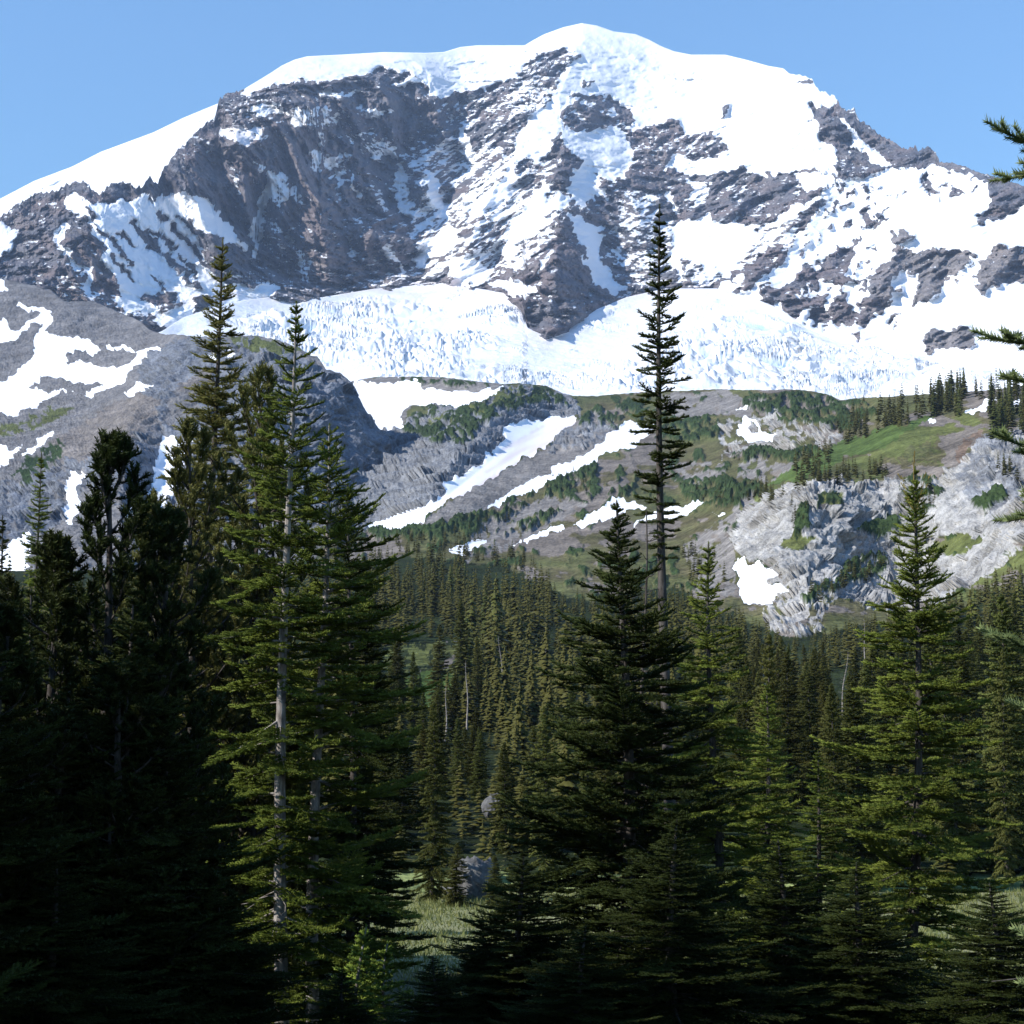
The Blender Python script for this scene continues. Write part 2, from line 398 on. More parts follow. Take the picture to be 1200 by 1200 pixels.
M_STROKES = [(.1, 3, [(672, 112), (690, 114), (712, 124)]), (.1, 3.5, [(712, 120), (730, 132), (742, 143)]), (.1, 3, [(658, 138), (668, 124)]), (.1, 3, [(664, 142), (684, 146)]), (.1, 3, [(682, 94), (692, 98), (700, 97)]), (.1, 3.5, [(112, 262), (130, 285), (152, 312)]), (.1, 5, [(158, 258), (185, 295), (230, 334)]), (.1, 4.5, [(200, 265), (235, 300)]), (.1, 3, [(135, 272), (158, 292)]), (.1, 3, [(175, 270), (205, 290)]), (.1, 5, [(208, 256), (252, 282)]), (.1, 3, [(180, 328), (198, 342)]), (.1, 3, [(125, 300), (155, 330)]), (.1, 2.5, [(100, 245), (112, 262)]), (.1, 2.5, [(185, 250), (200, 258)]), (.1, 2.5, [(210, 300), (228, 325)]), (.1, 3, [(222, 290), (248, 318)]),
 (.75, 7, [(310, 240), (303, 270), (300, 302)]), (.7, 9, [(470, 195), (465, 225), (482, 255)]), (.62, 5, [(402, 180), (397, 230)]), (.95, 8, [(498, 200), (508, 225), (518, 252)]), (.85, 7, [(538, 152), (552, 182)]), (.6, 6, [(353, 300), (360, 325)]), (.6, 4, [(380, 150), (372, 175)]), (.6, 5, [(335, 215), (320, 240)]),
 (.95, 10, [(602, 195), (585, 225), (558, 250)]), (.95, 9, [(642, 215), (625, 245), (600, 272)]), (.9, 7, [(655, 232), (620, 268), (592, 295)]), (.9, 5, [(570, 255), (550, 280)]), (.9, 4, [(610, 285), (592, 305)]), (.9, 4, [(640, 300), (625, 318)]), (.9, 4, [(575, 290), (560, 310)]), (.8, 7, [(545, 300), (565, 320)]),
 (.8, 7, [(683, 300), (705, 330), (720, 345)]), (.8, 6, [(985, 143), (1008, 168), (1035, 192)]), (.8, 4, [(1000, 175), (1020, 182)]), (.12, 2.2, [(965, 232), (930, 268)]), (.12, 2.5, [(942, 262), (915, 290)]), (.12, 2, [(985, 235), (965, 255)]), (.12, 2, [(1000, 228), (985, 245)]), (.12, 3, [(1010, 330), (1020, 325)]),
 (.72, 5, [(333, 203), (340, 222), (330, 240)]), (.7, 4, [(298, 188), (312, 198)]), (.7, 6, [(362, 180), (385, 192), (405, 214)]), (.62, 5, [(445, 162), (468, 185)]), (.7, 4, [(410, 205), (422, 235)]), (.65, 3, [(300, 128), (345, 138)]), (.6, 3, [(345, 215), (352, 245)]), (.66, 4, [(440, 215), (452, 245)]), (.62, 3, [(372, 110), (420, 108)]), (.62, 3, [(430, 128), (470, 132)]), (.7, 3, [(240, 175), (262, 182)]), (.6, 4, [(268, 200), (280, 225)]), (.66, 5, [(450, 290), (470, 315)]), (.6, 3, [(405, 275), (412, 305)]), (.66, 3, [(325, 270), (345, 285)]), (.85, 4, [(780, 225), (790, 250)]), (.85, 3, [(1050, 325), (1046, 345)]), (.8, 4, [(1135, 300), (1118, 335)])]
_r = np.random.RandomState(3)
while len(M_STROKES) < 165:
    x, y = _r.uniform(860, 1150), _r.uniform(205, 385)
    if y < 205 + max(0, 985 - x) * .9 or y > 225 + (x < 1060) * 165: continue
    L = _r.uniform(3, 16)
    M_STROKES.append((.1, _r.uniform(1., 2.6), [(x, y), (x - L, y + L * _r.uniform(.7, 1.3))]))
M_RIDGE = [(-60, 26, [(300, 150), (318, 215), (330, 290)]), (-60, 26, [(395, 190), (405, 240), (400, 300)]), (-55, 24, [(470, 230), (462, 300)]), (-45, 22, [(285, 215), (300, 290)]), (-50, 30, [(360, 110), (372, 160)]), (-50, 30, [(430, 110), (440, 170)]), (-170, 75, [(683, 50), (655, 110), (662, 185), (655, 240), (652, 290), (650, 335), (640, 390)]), (-95, 38, [(340, 160), (350, 200), (365, 240), (383, 290), (385, 325)]), (-70, 35, [(450, 240), (435, 275), (420, 312)]), (-60, 35, [(500, 180), (492, 230), (478, 282)]), (-90, 40, [(622, 150), (580, 220), (548, 290), (530, 330)]), (-70, 26, [(1055, 288), (1030, 340), (1002, 388)]), (-90, 40, [(722, 190), (748, 250), (762, 305)]), (-90, 35, [(990, 203), (945, 248), (895, 300), (868, 345)]), (-60, 45, [(425, 180), (432, 215), (438, 250)]), (-60, 35, [(110, 225), (130, 290), (140, 350)]), (-60, 30, [(840, 205), (870, 260)]), (-50, 25, [(1098, 290), (1088, 345)]), (-40, 20, [(1178, 290), (1160, 340)]), (-70, 30, [(200, 190), (230, 240), (262, 300)]), (-60, 25, [(265, 120), (285, 190), (290, 260)]),
 (90, 35, [(470, 195), (468, 240), (490, 300)]), (60, 25, [(312, 220), (300, 310)]), (90, 40, [(690, 215), (712, 300), (735, 345)]), (60, 25, [(395, 150), (400, 230), (410, 300)]), (60, 30, [(530, 150), (540, 200), (512, 262)]), (60, 35, [(895, 215), (890, 262)])]
RED = [(350, 200, 45), (365, 285, 30), (430, 290, 35), (620, 300, 50), (900, 310, 40), (1010, 370, 30), (245, 190, 25), (790, 165, 30), (120, 320, 35)]

def m_top(u):
    j = interp(ROCKY_SKY, u)
    q = np.stack([u / 5., 0 * u, 0 * u + 3.1], -1)
    return interp(SKYLINE, u) + j * fbm(q, 3, 5, .6) * 5

def m_paint(U, V, P):
    u, v = warp(U, V, 5, 22, 11)
    u, v = warp(u, v, 1.6, 6, 12)
    s = paint_val(u, v, .2, M_SNOW)
    s = strokes(u, v, s, M_STROKES)
    hard = blur(s, 1)
    soft = blur(s, 6)
    mixed = np.clip(1 - np.abs(soft - .45) / .45, 0, 1)
    sg = np.interp(U, [280, 380], [1, -1])
    c = P[..., 0] + sg * .75 * P[..., 2]
    st = perlin(np.stack([c / 26, P[..., 2] / 170, P[..., 1] / 900], -1), 21) + .7 * perlin(np.stack([c / 11, P[..., 2] / 60, P[..., 1] / 900], -1), 22)
    du = perlin(P / np.array((16., 30., 9.)), 23) + .6 * perlin(P / np.array((6., 12., 5.)), 24) - .25 * perlin(P / 200., 25)
    snow = hard + .30 * st * (.25 + mixed) + (.44 + .25 * np.clip(perlin(P / 260., 26) * 2, -1, 1)) * np.clip(du, -.2, 1) * (hard < .7)
    g = V - interp(GTOP, U)
    snow = np.where(g > 4, np.maximum(snow, .95), snow)
    # rock colour: purplish grey, with rusty and tan beds
    bed = fbm(np.stack([P[..., 0] / 300, P[..., 1] / 300, (P[..., 2] + .18 * P[..., 0]) / 34], -1), 3, 31)
    mot = fbm(P / 90., 3, 32)
    a = np.array((.112, .115, .138)); b = np.array((.165, .138, .142)); t = np.array((.21, .20, .205))
    red = sum(np.exp(-((U - x) ** 2 + (V - y) ** 2) / (2 * w * w)) for x, y, w in RED)
    k = np.clip(.35 + 1.1 * mot + .8 * red, 0, 1)[..., None]; k2 = np.clip(.25 + 1.3 * bed, 0, 1)[..., None]
    col = (a * (1 - k) + b * k) * (1 - .45 * k2) + t * .45 * k2
    grey = np.interp(U, [1000, 1060], [0, 1])[..., None] * (V > 260)[..., None]
    col = col * (1 - .7 * grey) + np.array((.23, .21, .205)) * .7 * grey
    dirt = .5 * np.clip(1 - np.abs(g) / 25, 0, 1) * (perlin(P / 120., 41) > 0) + .35 * np.exp(-((U - 285) ** 2 + (V - 160) ** 2) / 500)
    return dict(col=col, snow=snow, dirt=blur(dirt, 3), soft=soft, g=g)

def m_relief(U, V, P, A):
    rock = np.clip(1.25 - A['soft'] * 1.25, 0, 1)
    edge = np.clip((V - m_top(U)) / 25, 0, 1)
    wr = rock > .04
    side = np.interp(U, [330, 420], [-1, 1])
    d = tents(U, V, M_RIDGE) * np.interp(U, [180, 240, 560, 620], [1.1, 2.6, 2.4, 1.2])
    d += (rock * .8 + .2) * np.interp(U, [200, 280, 540, 620], [75, 125, 115, 75]) * (.45 - ridged(P / np.array((300., 420., 520.)), 4, 61)) * 2
    fl = np.where(side[..., None] > 0, lean(P, -28, (75., 130., 260.)), lean(P, 28, (75., 130., 260.)))
    d += (rock * .85 + .15) * np.interp(U, [150, 250, 600, 700], [38, 62, 55, 36]) * (.5 - ridged(fl, 4, 67, .6)) * 2
    d += (rock * .9 + .1) * 22 * fbm(P / np.array((70., 100., 60.)), 3, 62)
    d += rock * 17 * blocks(P / np.array((50., 80., 62.)), 63, .8, wr)
    d += rock * 7 * blocks(P / np.array((19., 40., 22.)), 64, .8, wr)
    d += rock * 5 * fbm(P / np.array((14., 20., 20.)), 3, 68)
    d += (1 - rock) * 14 * fbm(P / 70., 3, 65)
    # hanging glacier steps under the summit and ice cliffs
    d += (1 - rock) * np.interp(V, [40, 200, 260], [1, 1, 0]) * 11 * blocks(P / np.array((190., 240., 90.)), 66, .5)
    g = np.clip((A['g'] + 6) / 22, 0, 1)
    d = d * (1 - g) + g * 60
    return d * (.25 + .75 * edge), 0

m_mat = terrain_mat('mountain_rock_and_snow', .06, .045, 9.0, (.78, .80, .84), snow_k=.32)
us = np.arange(-200, 1410, 1.17)
sheet('mountain', us, m_top, lambda u: interp(GTOP, u) + 45, 360, mdepth, m_paint, m_relief, m_mat, (160, 190),
      lambda s, nz, A: s + (.75 * (nz - .62)) * np.clip(1.3 - A['soft'], 0, 1))

# --- the smooth snow slope behind the left crest
SH = [(-260, 305), (-150, 286), (0, 233), (40, 212), (85, 195), (118, 178), (180, 155), (215, 138), (256, 121), (300, 118), (340, 118)]
sdepth = TPS([(-260, 305, 6300), (0, 233, 6400), (118, 178, 6500), (256, 121, 6600), (340, 118, 6700), (-260, 420, 5600), (0, 300, 5800), (118, 260, 5800), (256, 200, 5900), (340, 200, 6000)])
def plain(snow):
    return lambda U, V, P: dict(col=np.full(U.shape + (3,), .2), snow=np.full(U.shape, snow), dirt=np.zeros(U.shape))
sheet('snow_slope', np.arange(-230, 330, 2.), lambda u: interp(SH, u), lambda u: interp(SKYLINE, u) + 40, 90, sdepth, plain(1.),
      lambda U, V, P, A: (30 * fbm(P / 160., 4, 71) * np.clip((V - interp(SH, U)) / 12, 0, 1) + 8 * fbm(P / 30., 2, 72), 0), m_mat, (200, 120))

# --- the glacier
CREV = [(1., 340, 392, 70, 22), (1., 455, 400, 95, 30), (.9, 520, 425, 70, 22), (.8, 660, 445, 130, 10), (1.7, 870, 425, 105, 30), (1.5, 970, 440, 120, 26), (.9, 1080, 448, 90, 14), (1., 880, 382, 55, 9), (.6, 250, 352, 40, 10), (1., 525, 322, 45, 12), (.6, 740, 447, 70, 12), (.9, 430, 360, 60, 12), (.8, 590, 365, 30, 14)]
def g_paint(U, V, P):
    m = sum(a * np.exp(-((U - x) / w) ** 2 - ((V - y) / h) ** 2) for a, x, y, w, h in CREV)
    m = np.clip((m + .8 * fbm(P * np.array((1 / 170., 1 / 120., 0)), 3, 80) - .24) * 2.0, .05, 1.3) * np.clip((V - interp(GTOP, U)) / 14, 0, 1)
    q = P.copy(); q[..., 0] += .6 * q[..., 1] + 40 * fbm(P * np.array((1 / 200., 1 / 200., 0)), 2, 79); q[..., 1] += 70 * fbm(P * np.array((1 / 260., 1 / 260., 0)), 2, 78)
    k = ridged(q * np.array((1 / 150., 1 / 24., 0)), 3, 81, .5)
    k2 = ridged(q * np.array((1 / 30., 1 / 50., 0)) + 5, 2, 82)
    A = dict(m=m, k=k, k2=k2, snow=np.full(U.shape, 1.))
    deep = np.clip((.52 - k) * 3., 0, 1) * np.clip(m, 0, 1)
    A['col'] = np.full(U.shape + (3,), .3)
    near = np.clip(1 - (V - interp(GTOP, U)) / 26, 0, 1) * np.interp(U, [380, 450, 560, 700, 760, 800], [.2, .8, .9, .5, .8, .1])
    A['dirt'] = np.clip(blur(near * np.clip(.55 + fbm(P / 200., 3, 83), 0, 1), 2) * .9 + .18 * np.clip(fbm(P * np.array((1 / 300., 1 / 60., 0)), 3, 84), 0, 1), 0, 1)
    A['ice'] = deep
    return A
def g_relief(U, V, P, A):
    e = np.clip((V - interp(GTOP, U)) / 10, 0, 1)
    bl = blocks(P * np.array((1 / 38., 1 / 42., 0)), 85, .5, A['m'] > .1)
    dz = A['m'] * (38 * (A['k'] - .5) + 6 * bl + 5 * (A['k2'] - .5)) * e
    dz += 12 * fbm(P * np.array((1 / 260., 1 / 160., 0)), 3, 86) * e + 1.5 * fbm(P * np.array((1 / 30., 1 / 18., 0)), 3, 87) * e
    return 0, dz
gn = N('glacier_ice')
p_ = gn.pos()
ice = gn.attr('ice')
c_ = gn.mix(gn.attr('dirt'), (.76, .78, .82), (.52, .45, .47))
gn.put(gn.b.inputs['Base Color'], gn.mix(gn.math('MULTIPLY', ice, .8), c_, (.42, .66, .86)))
gn.b.inputs['Roughness'].default_value = .55
gn.bump(gn.noise(p_, .09, 5, .6), .5, 5.)
def gsheet():
    o = sheet('glacier', np.arange(-230, 1440, 1.3), lambda u: interp(GTOP, u), lambda u: 0 * u + 505, 190, lambda u, v: mdepth(u, v) * .994, g_paint, g_relief, gn.m, (60, 60))
    return o
_keep = {}
_gp = g_paint
def g_paint(U, V, P):
    A = _gp(U, V, P); _keep['ice'] = A['ice']; return A
glacier = gsheet()
ia = _keep['ice']; ia = np.concatenate([np.repeat(ia[:1], 4, 0), ia])
add_attr(glacier.data, 'ice', ia.reshape(-1, 1))

# --- ground cover colours (real albedos)
TALUS = (.19, .178, .17); GREY = (.29, .285, .28); BLUEROCK = (.175, .182, .198); HEATH = (.10, .088, .048); OLIVE = (.105, .115, .04); LUSH = (.080, .118, .034)
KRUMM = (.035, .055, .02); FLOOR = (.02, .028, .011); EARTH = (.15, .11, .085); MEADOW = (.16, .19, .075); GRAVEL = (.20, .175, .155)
def paint_col(U, V, base, ops):
    c = np.empty(U.shape + (3,)); c[:] = base; kr = np.zeros(U.shape); ro = np.zeros(U.shape)
    for nm, poly, *cov in ops:
        m = inside(U, V, poly)
        if cov: m &= perlin(np.stack([U / 9., V / 6., 0 * U + cov[0] * 7], -1), 90) > (.5 - cov[0])
        c[m] = nm
        kr[m] = nm is KRUMM
        ro[m] = 1. if nm in (GREY, BLUEROCK) else (.08 if nm in (TALUS, GRAVEL) else 0)
    return c, kr, ro

# --- the grey rocky hill in front of the mountain, left
HT = [(-260, 320), (0, 326), (30, 332), (60, 340), (75, 353), (110, 353), (140, 366), (165, 376), (175, 386), (187, 391), (205, 392), (215, 393), (240, 395), (300, 393), (330, 400), (352, 408), (362, 416), (372, 418), (382, 432), (400, 438), (415, 452), (425, 475), (440, 498), (455, 520), (480, 560)]
hdepth = TPS([(-260, 320, 2900), (0, 326, 2900), (75, 353, 2700), (187, 391, 2350), (210, 394, 1900), (300, 393, 1750), (362, 416, 1650), (415, 452, 1600), (455, 520, 1550), (480, 560, 1500), (0, 420, 2350), (100, 430, 2150), (180, 430, 1850), (250, 450, 1600), (330, 480, 1450), (400, 520, 1420), (0, 490, 1800), (120, 480, 1700), (0, 560, 1350), (100, 550, 1300), (200, 540, 1300), (300, 580, 1200), (400, 620, 1150), (-260, 500, 1700), (-260, 720, 900), (0, 700, 950), (200, 700, 950), (480, 720, 950)])
H_SNOW = [(.97, [(-260, 430), (-50, 385), (0, 370), (15, 384), (60, 364), (63, 375), (55, 385), (70, 394), (95, 398), (116, 405), (114, 415), (80, 415), (75, 423), (110, 427), (140, 430), (165, 413), (145, 408), (123, 409), (125, 403), (160, 408), (187, 410), (190, 413), (165, 425), (140, 448), (108, 466), (97, 462), (130, 443), (100, 450), (70, 460), (40, 475), (0, 490), (-260, 560)]),
 (.05, [(10, 402), (35, 380), (50, 378), (42, 395), (38, 420), (20, 436), (-40, 450), (-40, 400)]), (.05, [(33, 450), (50, 443), (95, 444), (102, 450), (75, 457), (45, 457)]),
 (.95, [(18, 359), (35, 356), (65, 365), (55, 368), (25, 364)]), (.95, [(-60, 320), (0, 328), (12, 338), (10, 342), (-20, 352)]), (.95, [(147, 460), (165, 446), (183, 450), (170, 458), (155, 462)]),
 (.95, [(22, 537), (45, 514), (70, 503), (66, 510), (45, 523), (30, 537)]), (.95, [(-40, 545), (0, 527), (22, 524), (20, 530), (-10, 550)]),
 (.95, [(178, 572), (185, 530), (193, 513), (225, 515), (216, 545), (200, 582), (195, 612), (180, 602), (172, 580)]), (.95, [(84, 552), (98, 553), (96, 572), (90, 600), (75, 622), (74, 605)]), (.95, [(143, 602), (160, 584), (154, 606)]), (.95, [(-60, 660), (0, 648), (10, 640), (35, 618), (42, 640), (20, 690), (-60, 720)]), (.95, [(240, 415), (255, 412), (250, 422)]), (.95, [(262, 418), (275, 414), (270, 422)])]
H_COL = [(GRAVEL, [(60, 520), (140, 470), (185, 450), (200, 470), (160, 520), (120, 545), (70, 545)]), (BLUEROCK, [(165, 430), (205, 394), (240, 396), (235, 430), (210, 450), (185, 500), (190, 470), (160, 455)]), (BLUEROCK, [(190, 400), (300, 392), (420, 450), (480, 560), (440, 640), (300, 560), (230, 470)], .9), (GRAVEL, [(205, 450), (240, 430), (250, 445), (215, 465)]),
 (OLIVE, [(-260, 520), (0, 497), (50, 484), (85, 478), (83, 484), (60, 495), (0, 517), (-260, 560)], .75), (KRUMM, [(10, 556), (48, 526), (76, 520), (70, 545), (30, 568)], .7), (OLIVE, [(260, 394), (300, 392), (355, 410), (340, 416), (290, 410)], .8), (BLUEROCK, [(-60, 560), (30, 565), (90, 540), (110, 560), (80, 610), (0, 640), (-60, 640)], .8), (BLUEROCK, [(100, 545), (190, 500), (300, 440), (360, 470), (330, 600), (200, 620), (120, 590)], .65)]
def h_paint(U, V, P):
    u, v = warp(U, V, 4, 20, 101); u, v = warp(u, v, 1.5, 6, 102)
    s = blur(paint_val(u, v, .05, H_SNOW), 1)
    c, kr, ro = paint_col(u, v, TALUS, H_COL)
    c = c * (1 + .25 * fbm(P / 40., 3, 103))[..., None]
    c = c * np.array((.80, .84, .92))
    return dict(col=c, snow=s, dirt=.35 * np.clip(fbm(P / 60., 3, 104), 0, 1), rough=ro, kr=kr)
def h_relief(U, V, P, A):
    e = np.clip((V - interp(HT, U)) / 12, 0, 1)
    bare = 1 - np.clip(blur(A['snow'], 2), 0, 1)
    d = tents(U, V, [(-70, 55, [(208, 393), (180, 450), (120, 545)]), (40, 45, [(195, 500), (190, 600)]), (-40, 40, [(150, 510), (140, 620)])]) + 20 * fbm(P / 130., 3, 111)
    rb = blur(A['rough'], 2)
    dn = bare * (4 * fbm(P / np.array((20., 20., 45.)), 3, 114) + rb * 7 * blocks(lean(P, -30, (13., 22., 26.)), 112, 1.1) + rb * 5 * (.5 - ridged(lean(P, 20, (16., 30., 60.)), 3, 115)) + .9 * blocks(P / 5.2, 113, 1.) + .5 * blocks(P / 2.6, 116, 1.))
    return d * (.2 + .8 * e), 0, dn * (.15 + .85 * e)
t_mat = terrain_mat('rock_scree_and_plants', .22, .14, 1.3, snow_k=.3)
sheet('rocky_hill', np.arange(-200, 478, 1.1), lambda u: interp(HT, u) + 1.5 * fbm(np.stack([u / 7, 0 * u, 0 * u + 2.2], -1), 3, 7), lambda u: 0 * u + 715, 300, hdepth, h_paint, h_relief, t_mat, (90, 70))

# --- the hillside: ridge, snow tongues, grey cliff, forest floor, down to the meadow
TT = [(-260, 670), (250, 668), (370, 655), (392, 600), (402, 520), (412, 446), (440, 442), (480, 441), (520, 442), (560, 447), (590, 450), (605, 449), (640, 452), (660, 461), (672, 464), (700, 464), (720, 462), (760, 459), (800, 458), (840, 456), (880, 457), (900, 457), (925, 456), (950, 458), (970, 462), (985, 469), (1010, 466), (1040, 465), (1080, 462), (1110, 460), (1150, 458), (1200, 452), (1350, 445), (1470, 440)]
tdepth = TPS([(412, 446, 2450), (480, 441, 2400), (600, 450, 2050), (660, 461, 2050), (720, 462, 2100), (800, 458, 1900), (900, 457, 1620), (985, 468, 1480), (1100, 461, 1100), (1200, 452, 1000), (1350, 445, 900), (1470, 440, 850),
 (420, 500, 1850), (480, 475, 2100), (560, 500, 1680), (520, 480, 1900), (640, 490, 1850), (440, 560, 1350), (440, 610, 1130), (520, 560, 1260), (600, 600, 1120), (560, 640, 900), (480, 650, 820), (640, 650, 830), (700, 580, 1120), (740, 520, 1480), (800, 500, 1560), (800, 560, 1220), (860, 500, 1450), (900, 530, 1180), (860, 580, 900), (800, 640, 800), (850, 630, 720), (880, 720, 560), (940, 565, 740), (960, 510, 1120), (1040, 490, 960), (1040, 550, 770), (1100, 480, 980), (1120, 540, 720), (1150, 490, 830), (1040, 600, 690), (1040, 700, 590), (1150, 600, 610), (1150, 690, 530), (1200, 660, 520), (1200, 560, 640), (1350, 560, 560), (1350, 700, 400), (1470, 700, 380),
 (500, 720, 520), (640, 720, 520), (760, 720, 540), (1000, 735, 470), (1150, 735, 430), (430, 800, 330), (600, 800, 330), (760, 800, 320), (1000, 780, 330), (1100, 780, 320), (1200, 780, 290), (600, 880, 200), (900, 850, 220), (1100, 850, 215), (500, 960, 125), (800, 960, 125), (1100, 960, 125), (300, 720, 560), (300, 850, 250), (300, 960, 125), (600, 1040, 86), (900, 1040, 86), (1200, 1040, 86), (1470, 1040, 86), (100, 1040, 86), (-260, 1040, 86), (300, 1040, 86), (0, 720, 540), (-260, 720, 480), (0, 850, 240), (-260, 850, 220), (1470, 850, 200), (370, 660, 800), (395, 580, 1250)])
T_SNOW = [(.97, [(417, 446), (490, 447), (500, 455), (525, 459), (590, 455), (580, 465), (545, 475), (500, 475), (480, 478), (470, 490), (476, 503), (445, 502), (425, 480), (405, 458)]),
 (.97, [(424, 620), (460, 605), (490, 595), (520, 577), (520, 565), (550, 552), (582, 526), (592, 513), (582, 500), (600, 495), (640, 490), (671, 488), (675, 492), (650, 515), (600, 545), (560, 570), (530, 582), (502, 602), (488, 616), (430, 622)]),
 (.97, [(565, 597), (640, 552), (690, 530), (720, 505), (732, 494), (768, 497), (757, 515), (720, 530), (690, 545), (650, 562), (620, 576), (585, 593)]),
 (.97, [(525, 648), (540, 638), (576, 631), (560, 643), (535, 651)]), (.97, [(597, 639), (660, 614), (663, 619), (625, 633)]), (.97, [(672, 618), (705, 593), (722, 584), (762, 592), (740, 599), (690, 613)]), (.97, [(745, 613), (760, 600), (800, 591), (831, 589), (815, 601), (760, 611)]),
 (.95, [(863, 506), (873, 487), (886, 492), (893, 502), (907, 506), (900, 515), (880, 519), (868, 513)]), (.1, [(871, 503), (880, 494), (890, 503), (880, 508)]), (.8, [(862, 477), (880, 472), (878, 478)]), (.97, [(860, 651), (872, 652), (878, 662), (890, 656), (893, 668), (906, 670), (900, 682), (926, 694), (908, 698), (905, 711), (885, 707), (870, 706), (862, 690), (868, 680), (858, 668)]), (.95, [(1130, 488), (1150, 471), (1170, 465), (1155, 480), (1140, 487)]), (.95, [(1174, 471), (1196, 465), (1192, 476)]), (.95, [(833, 600), (848, 599), (840, 605)]), (.9, [(1085, 497), (1100, 492), (1095, 498)]), (.9, [(420, 508), (438, 508), (430, 513)])]
T_COL = [
 (TALUS, [(400, 440), (560, 443), (592, 450), (575, 460), (530, 462), (490, 460), (470, 510), (400, 540)]),
 (KRUMM, [(440, 440), (560, 446), (590, 450), (575, 456), (500, 452)], .45),
 (BLUEROCK, [(395, 500), (440, 505), (470, 500), (520, 470), (600, 450), (672, 462), (678, 487), (590, 500), (590, 530), (520, 577), (480, 612), (420, 630), (395, 640)]),
 (GRAVEL, [(405, 510), (450, 505), (460, 515), (430, 530), (405, 530)]),
 (KRUMM, [(470, 505), (490, 488), (540, 466), (600, 448), (650, 456), (668, 475), (640, 472), (620, 476), (590, 486), (560, 500), (545, 525), (500, 515)], .62), (OLIVE, [(500, 495), (540, 470), (600, 452), (650, 458), (610, 468), (560, 485), (520, 500)], .45),
 (TALUS, [(668, 497), (700, 485), (722, 500), (745, 510), (690, 532), (640, 552), (570, 598), (520, 612), (490, 618), (530, 583), (600, 547), (650, 517)]), (BLUEROCK, [(660, 505), (700, 488), (735, 496), (715, 510), (680, 525), (640, 530)], .7), (KRUMM, [(675, 495), (695, 480), (730, 488), (700, 500)], .6),
 (TALUS, [(560, 620), (640, 580), (690, 590), (660, 610), (600, 640), (540, 660)], .75), (TALUS, [(770, 462), (850, 459), (900, 468), (880, 490), (850, 485), (800, 492), (770, 475)], .85), (TALUS, [(780, 545), (900, 540), (960, 545), (930, 570), (850, 560), (800, 570)], .5),
 (GREY, [(840, 495), (905, 485), (940, 493), (988, 493), (988, 520), (950, 527), (900, 530), (870, 525), (845, 540)], .55),
 (KRUMM, [(870, 468), (900, 460), (960, 462), (1010, 470), (1030, 490), (990, 510), (960, 497), (910, 495), (885, 482)], .62), (KRUMM, [(850, 531), (900, 527), (965, 528), (950, 538), (870, 540)], .8), (KRUMM, [(795, 568), (850, 560), (905, 575), (880, 592), (820, 594), (800, 582)], .7), (KRUMM, [(640, 562), (700, 545), (700, 560), (660, 577), (640, 582)], .75), (KRUMM, [(690, 480), (760, 468), (760, 490), (710, 502)], .5), (KRUMM, [(760, 490), (840, 488), (842, 516), (780, 522)], .6), (KRUMM, [(520, 612), (580, 600), (622, 588), (600, 606), (540, 622), (450, 637), (425, 627)], .8), (KRUMM, [(590, 627), (630, 602), (662, 598), (640, 616)], .7), (KRUMM, [(680, 575), (760, 555), (780, 575), (700, 590)], .35),
 (LUSH, [(900, 570), (940, 540), (980, 520), (1040, 500), (1100, 488), (1060, 514), (1000, 535), (960, 558)]), (OLIVE, [(990, 545), (1090, 494), (1140, 484), (1155, 500), (1130, 532), (1090, 565), (1040, 560)]), (HEATH, [(1020, 545), (1100, 510), (1150, 498), (1130, 530), (1090, 558)], .7), (EARTH, [(1122, 522), (1152, 498), (1152, 520), (1120, 546)], .75), (OLIVE, [(850, 610), (900, 572), (960, 560), (1040, 555), (1040, 570), (960, 575), (880, 605)], .6),
 (TALUS, [(800, 640), (850, 605), (885, 580), (860, 640), (860, 700), (820, 700)], .8),
 (GREY, [(855, 625), (872, 598), (900, 578), (940, 566), (1000, 566), (1050, 560), (1100, 562), (1120, 545), (1152, 515), (1200, 495), (1470, 470), (1470, 640), (1200, 645), (1150, 682), (1090, 710), (1040, 715), (960, 695), (930, 735), (905, 730), (930, 700), (900, 660), (870, 652)]), (BLUEROCK, [(1120, 560), (1150, 515), (1200, 495), (1200, 590), (1150, 600)], .8),
 (GREY, [(870, 655), (905, 665), (935, 700), (980, 690), (960, 740), (930, 765), (900, 740)], .6), (OLIVE, [(905, 640), (930, 625), (955, 632), (935, 645)]), (KRUMM, [(1000, 625), (1040, 605), (1062, 612), (1030, 632)]), (OLIVE, [(1085, 640), (1120, 625), (1165, 632), (1120, 650)]), (KRUMM, [(1140, 590), (1175, 570), (1185, 580), (1150, 602)]), (OLIVE, [(950, 585), (985, 578), (990, 590), (960, 596)]), (KRUMM, [(930, 595), (945, 590), (950, 620), (930, 630)]), (KRUMM, [(935, 705), (1000, 662), (1040, 645), (1040, 672), (985, 692), (950, 708)], .75), (OLIVE, [(1090, 712), (1150, 676), (1200, 640), (1470, 600), (1470, 720), (1200, 700)], .85),
 (KRUMM, [(1060, 560), (1100, 560), (1110, 600), (1060, 620)], .5),
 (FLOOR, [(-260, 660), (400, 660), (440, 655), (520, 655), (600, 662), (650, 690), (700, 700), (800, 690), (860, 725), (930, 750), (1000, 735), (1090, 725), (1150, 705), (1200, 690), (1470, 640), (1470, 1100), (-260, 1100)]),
 (HEATH, [(580, 655), (680, 650), (760, 690), (690, 705), (640, 690)], .8), ((.055, .088, .024), [(450, 795), (540, 785), (535, 828), (455, 838)]), (OLIVE, [(455, 755), (545, 752), (530, 785), (450, 790)], .6), (MEADOW, [(-260, 1024), (1470, 1024), (1470, 1100), (-260, 1100)], .9)]
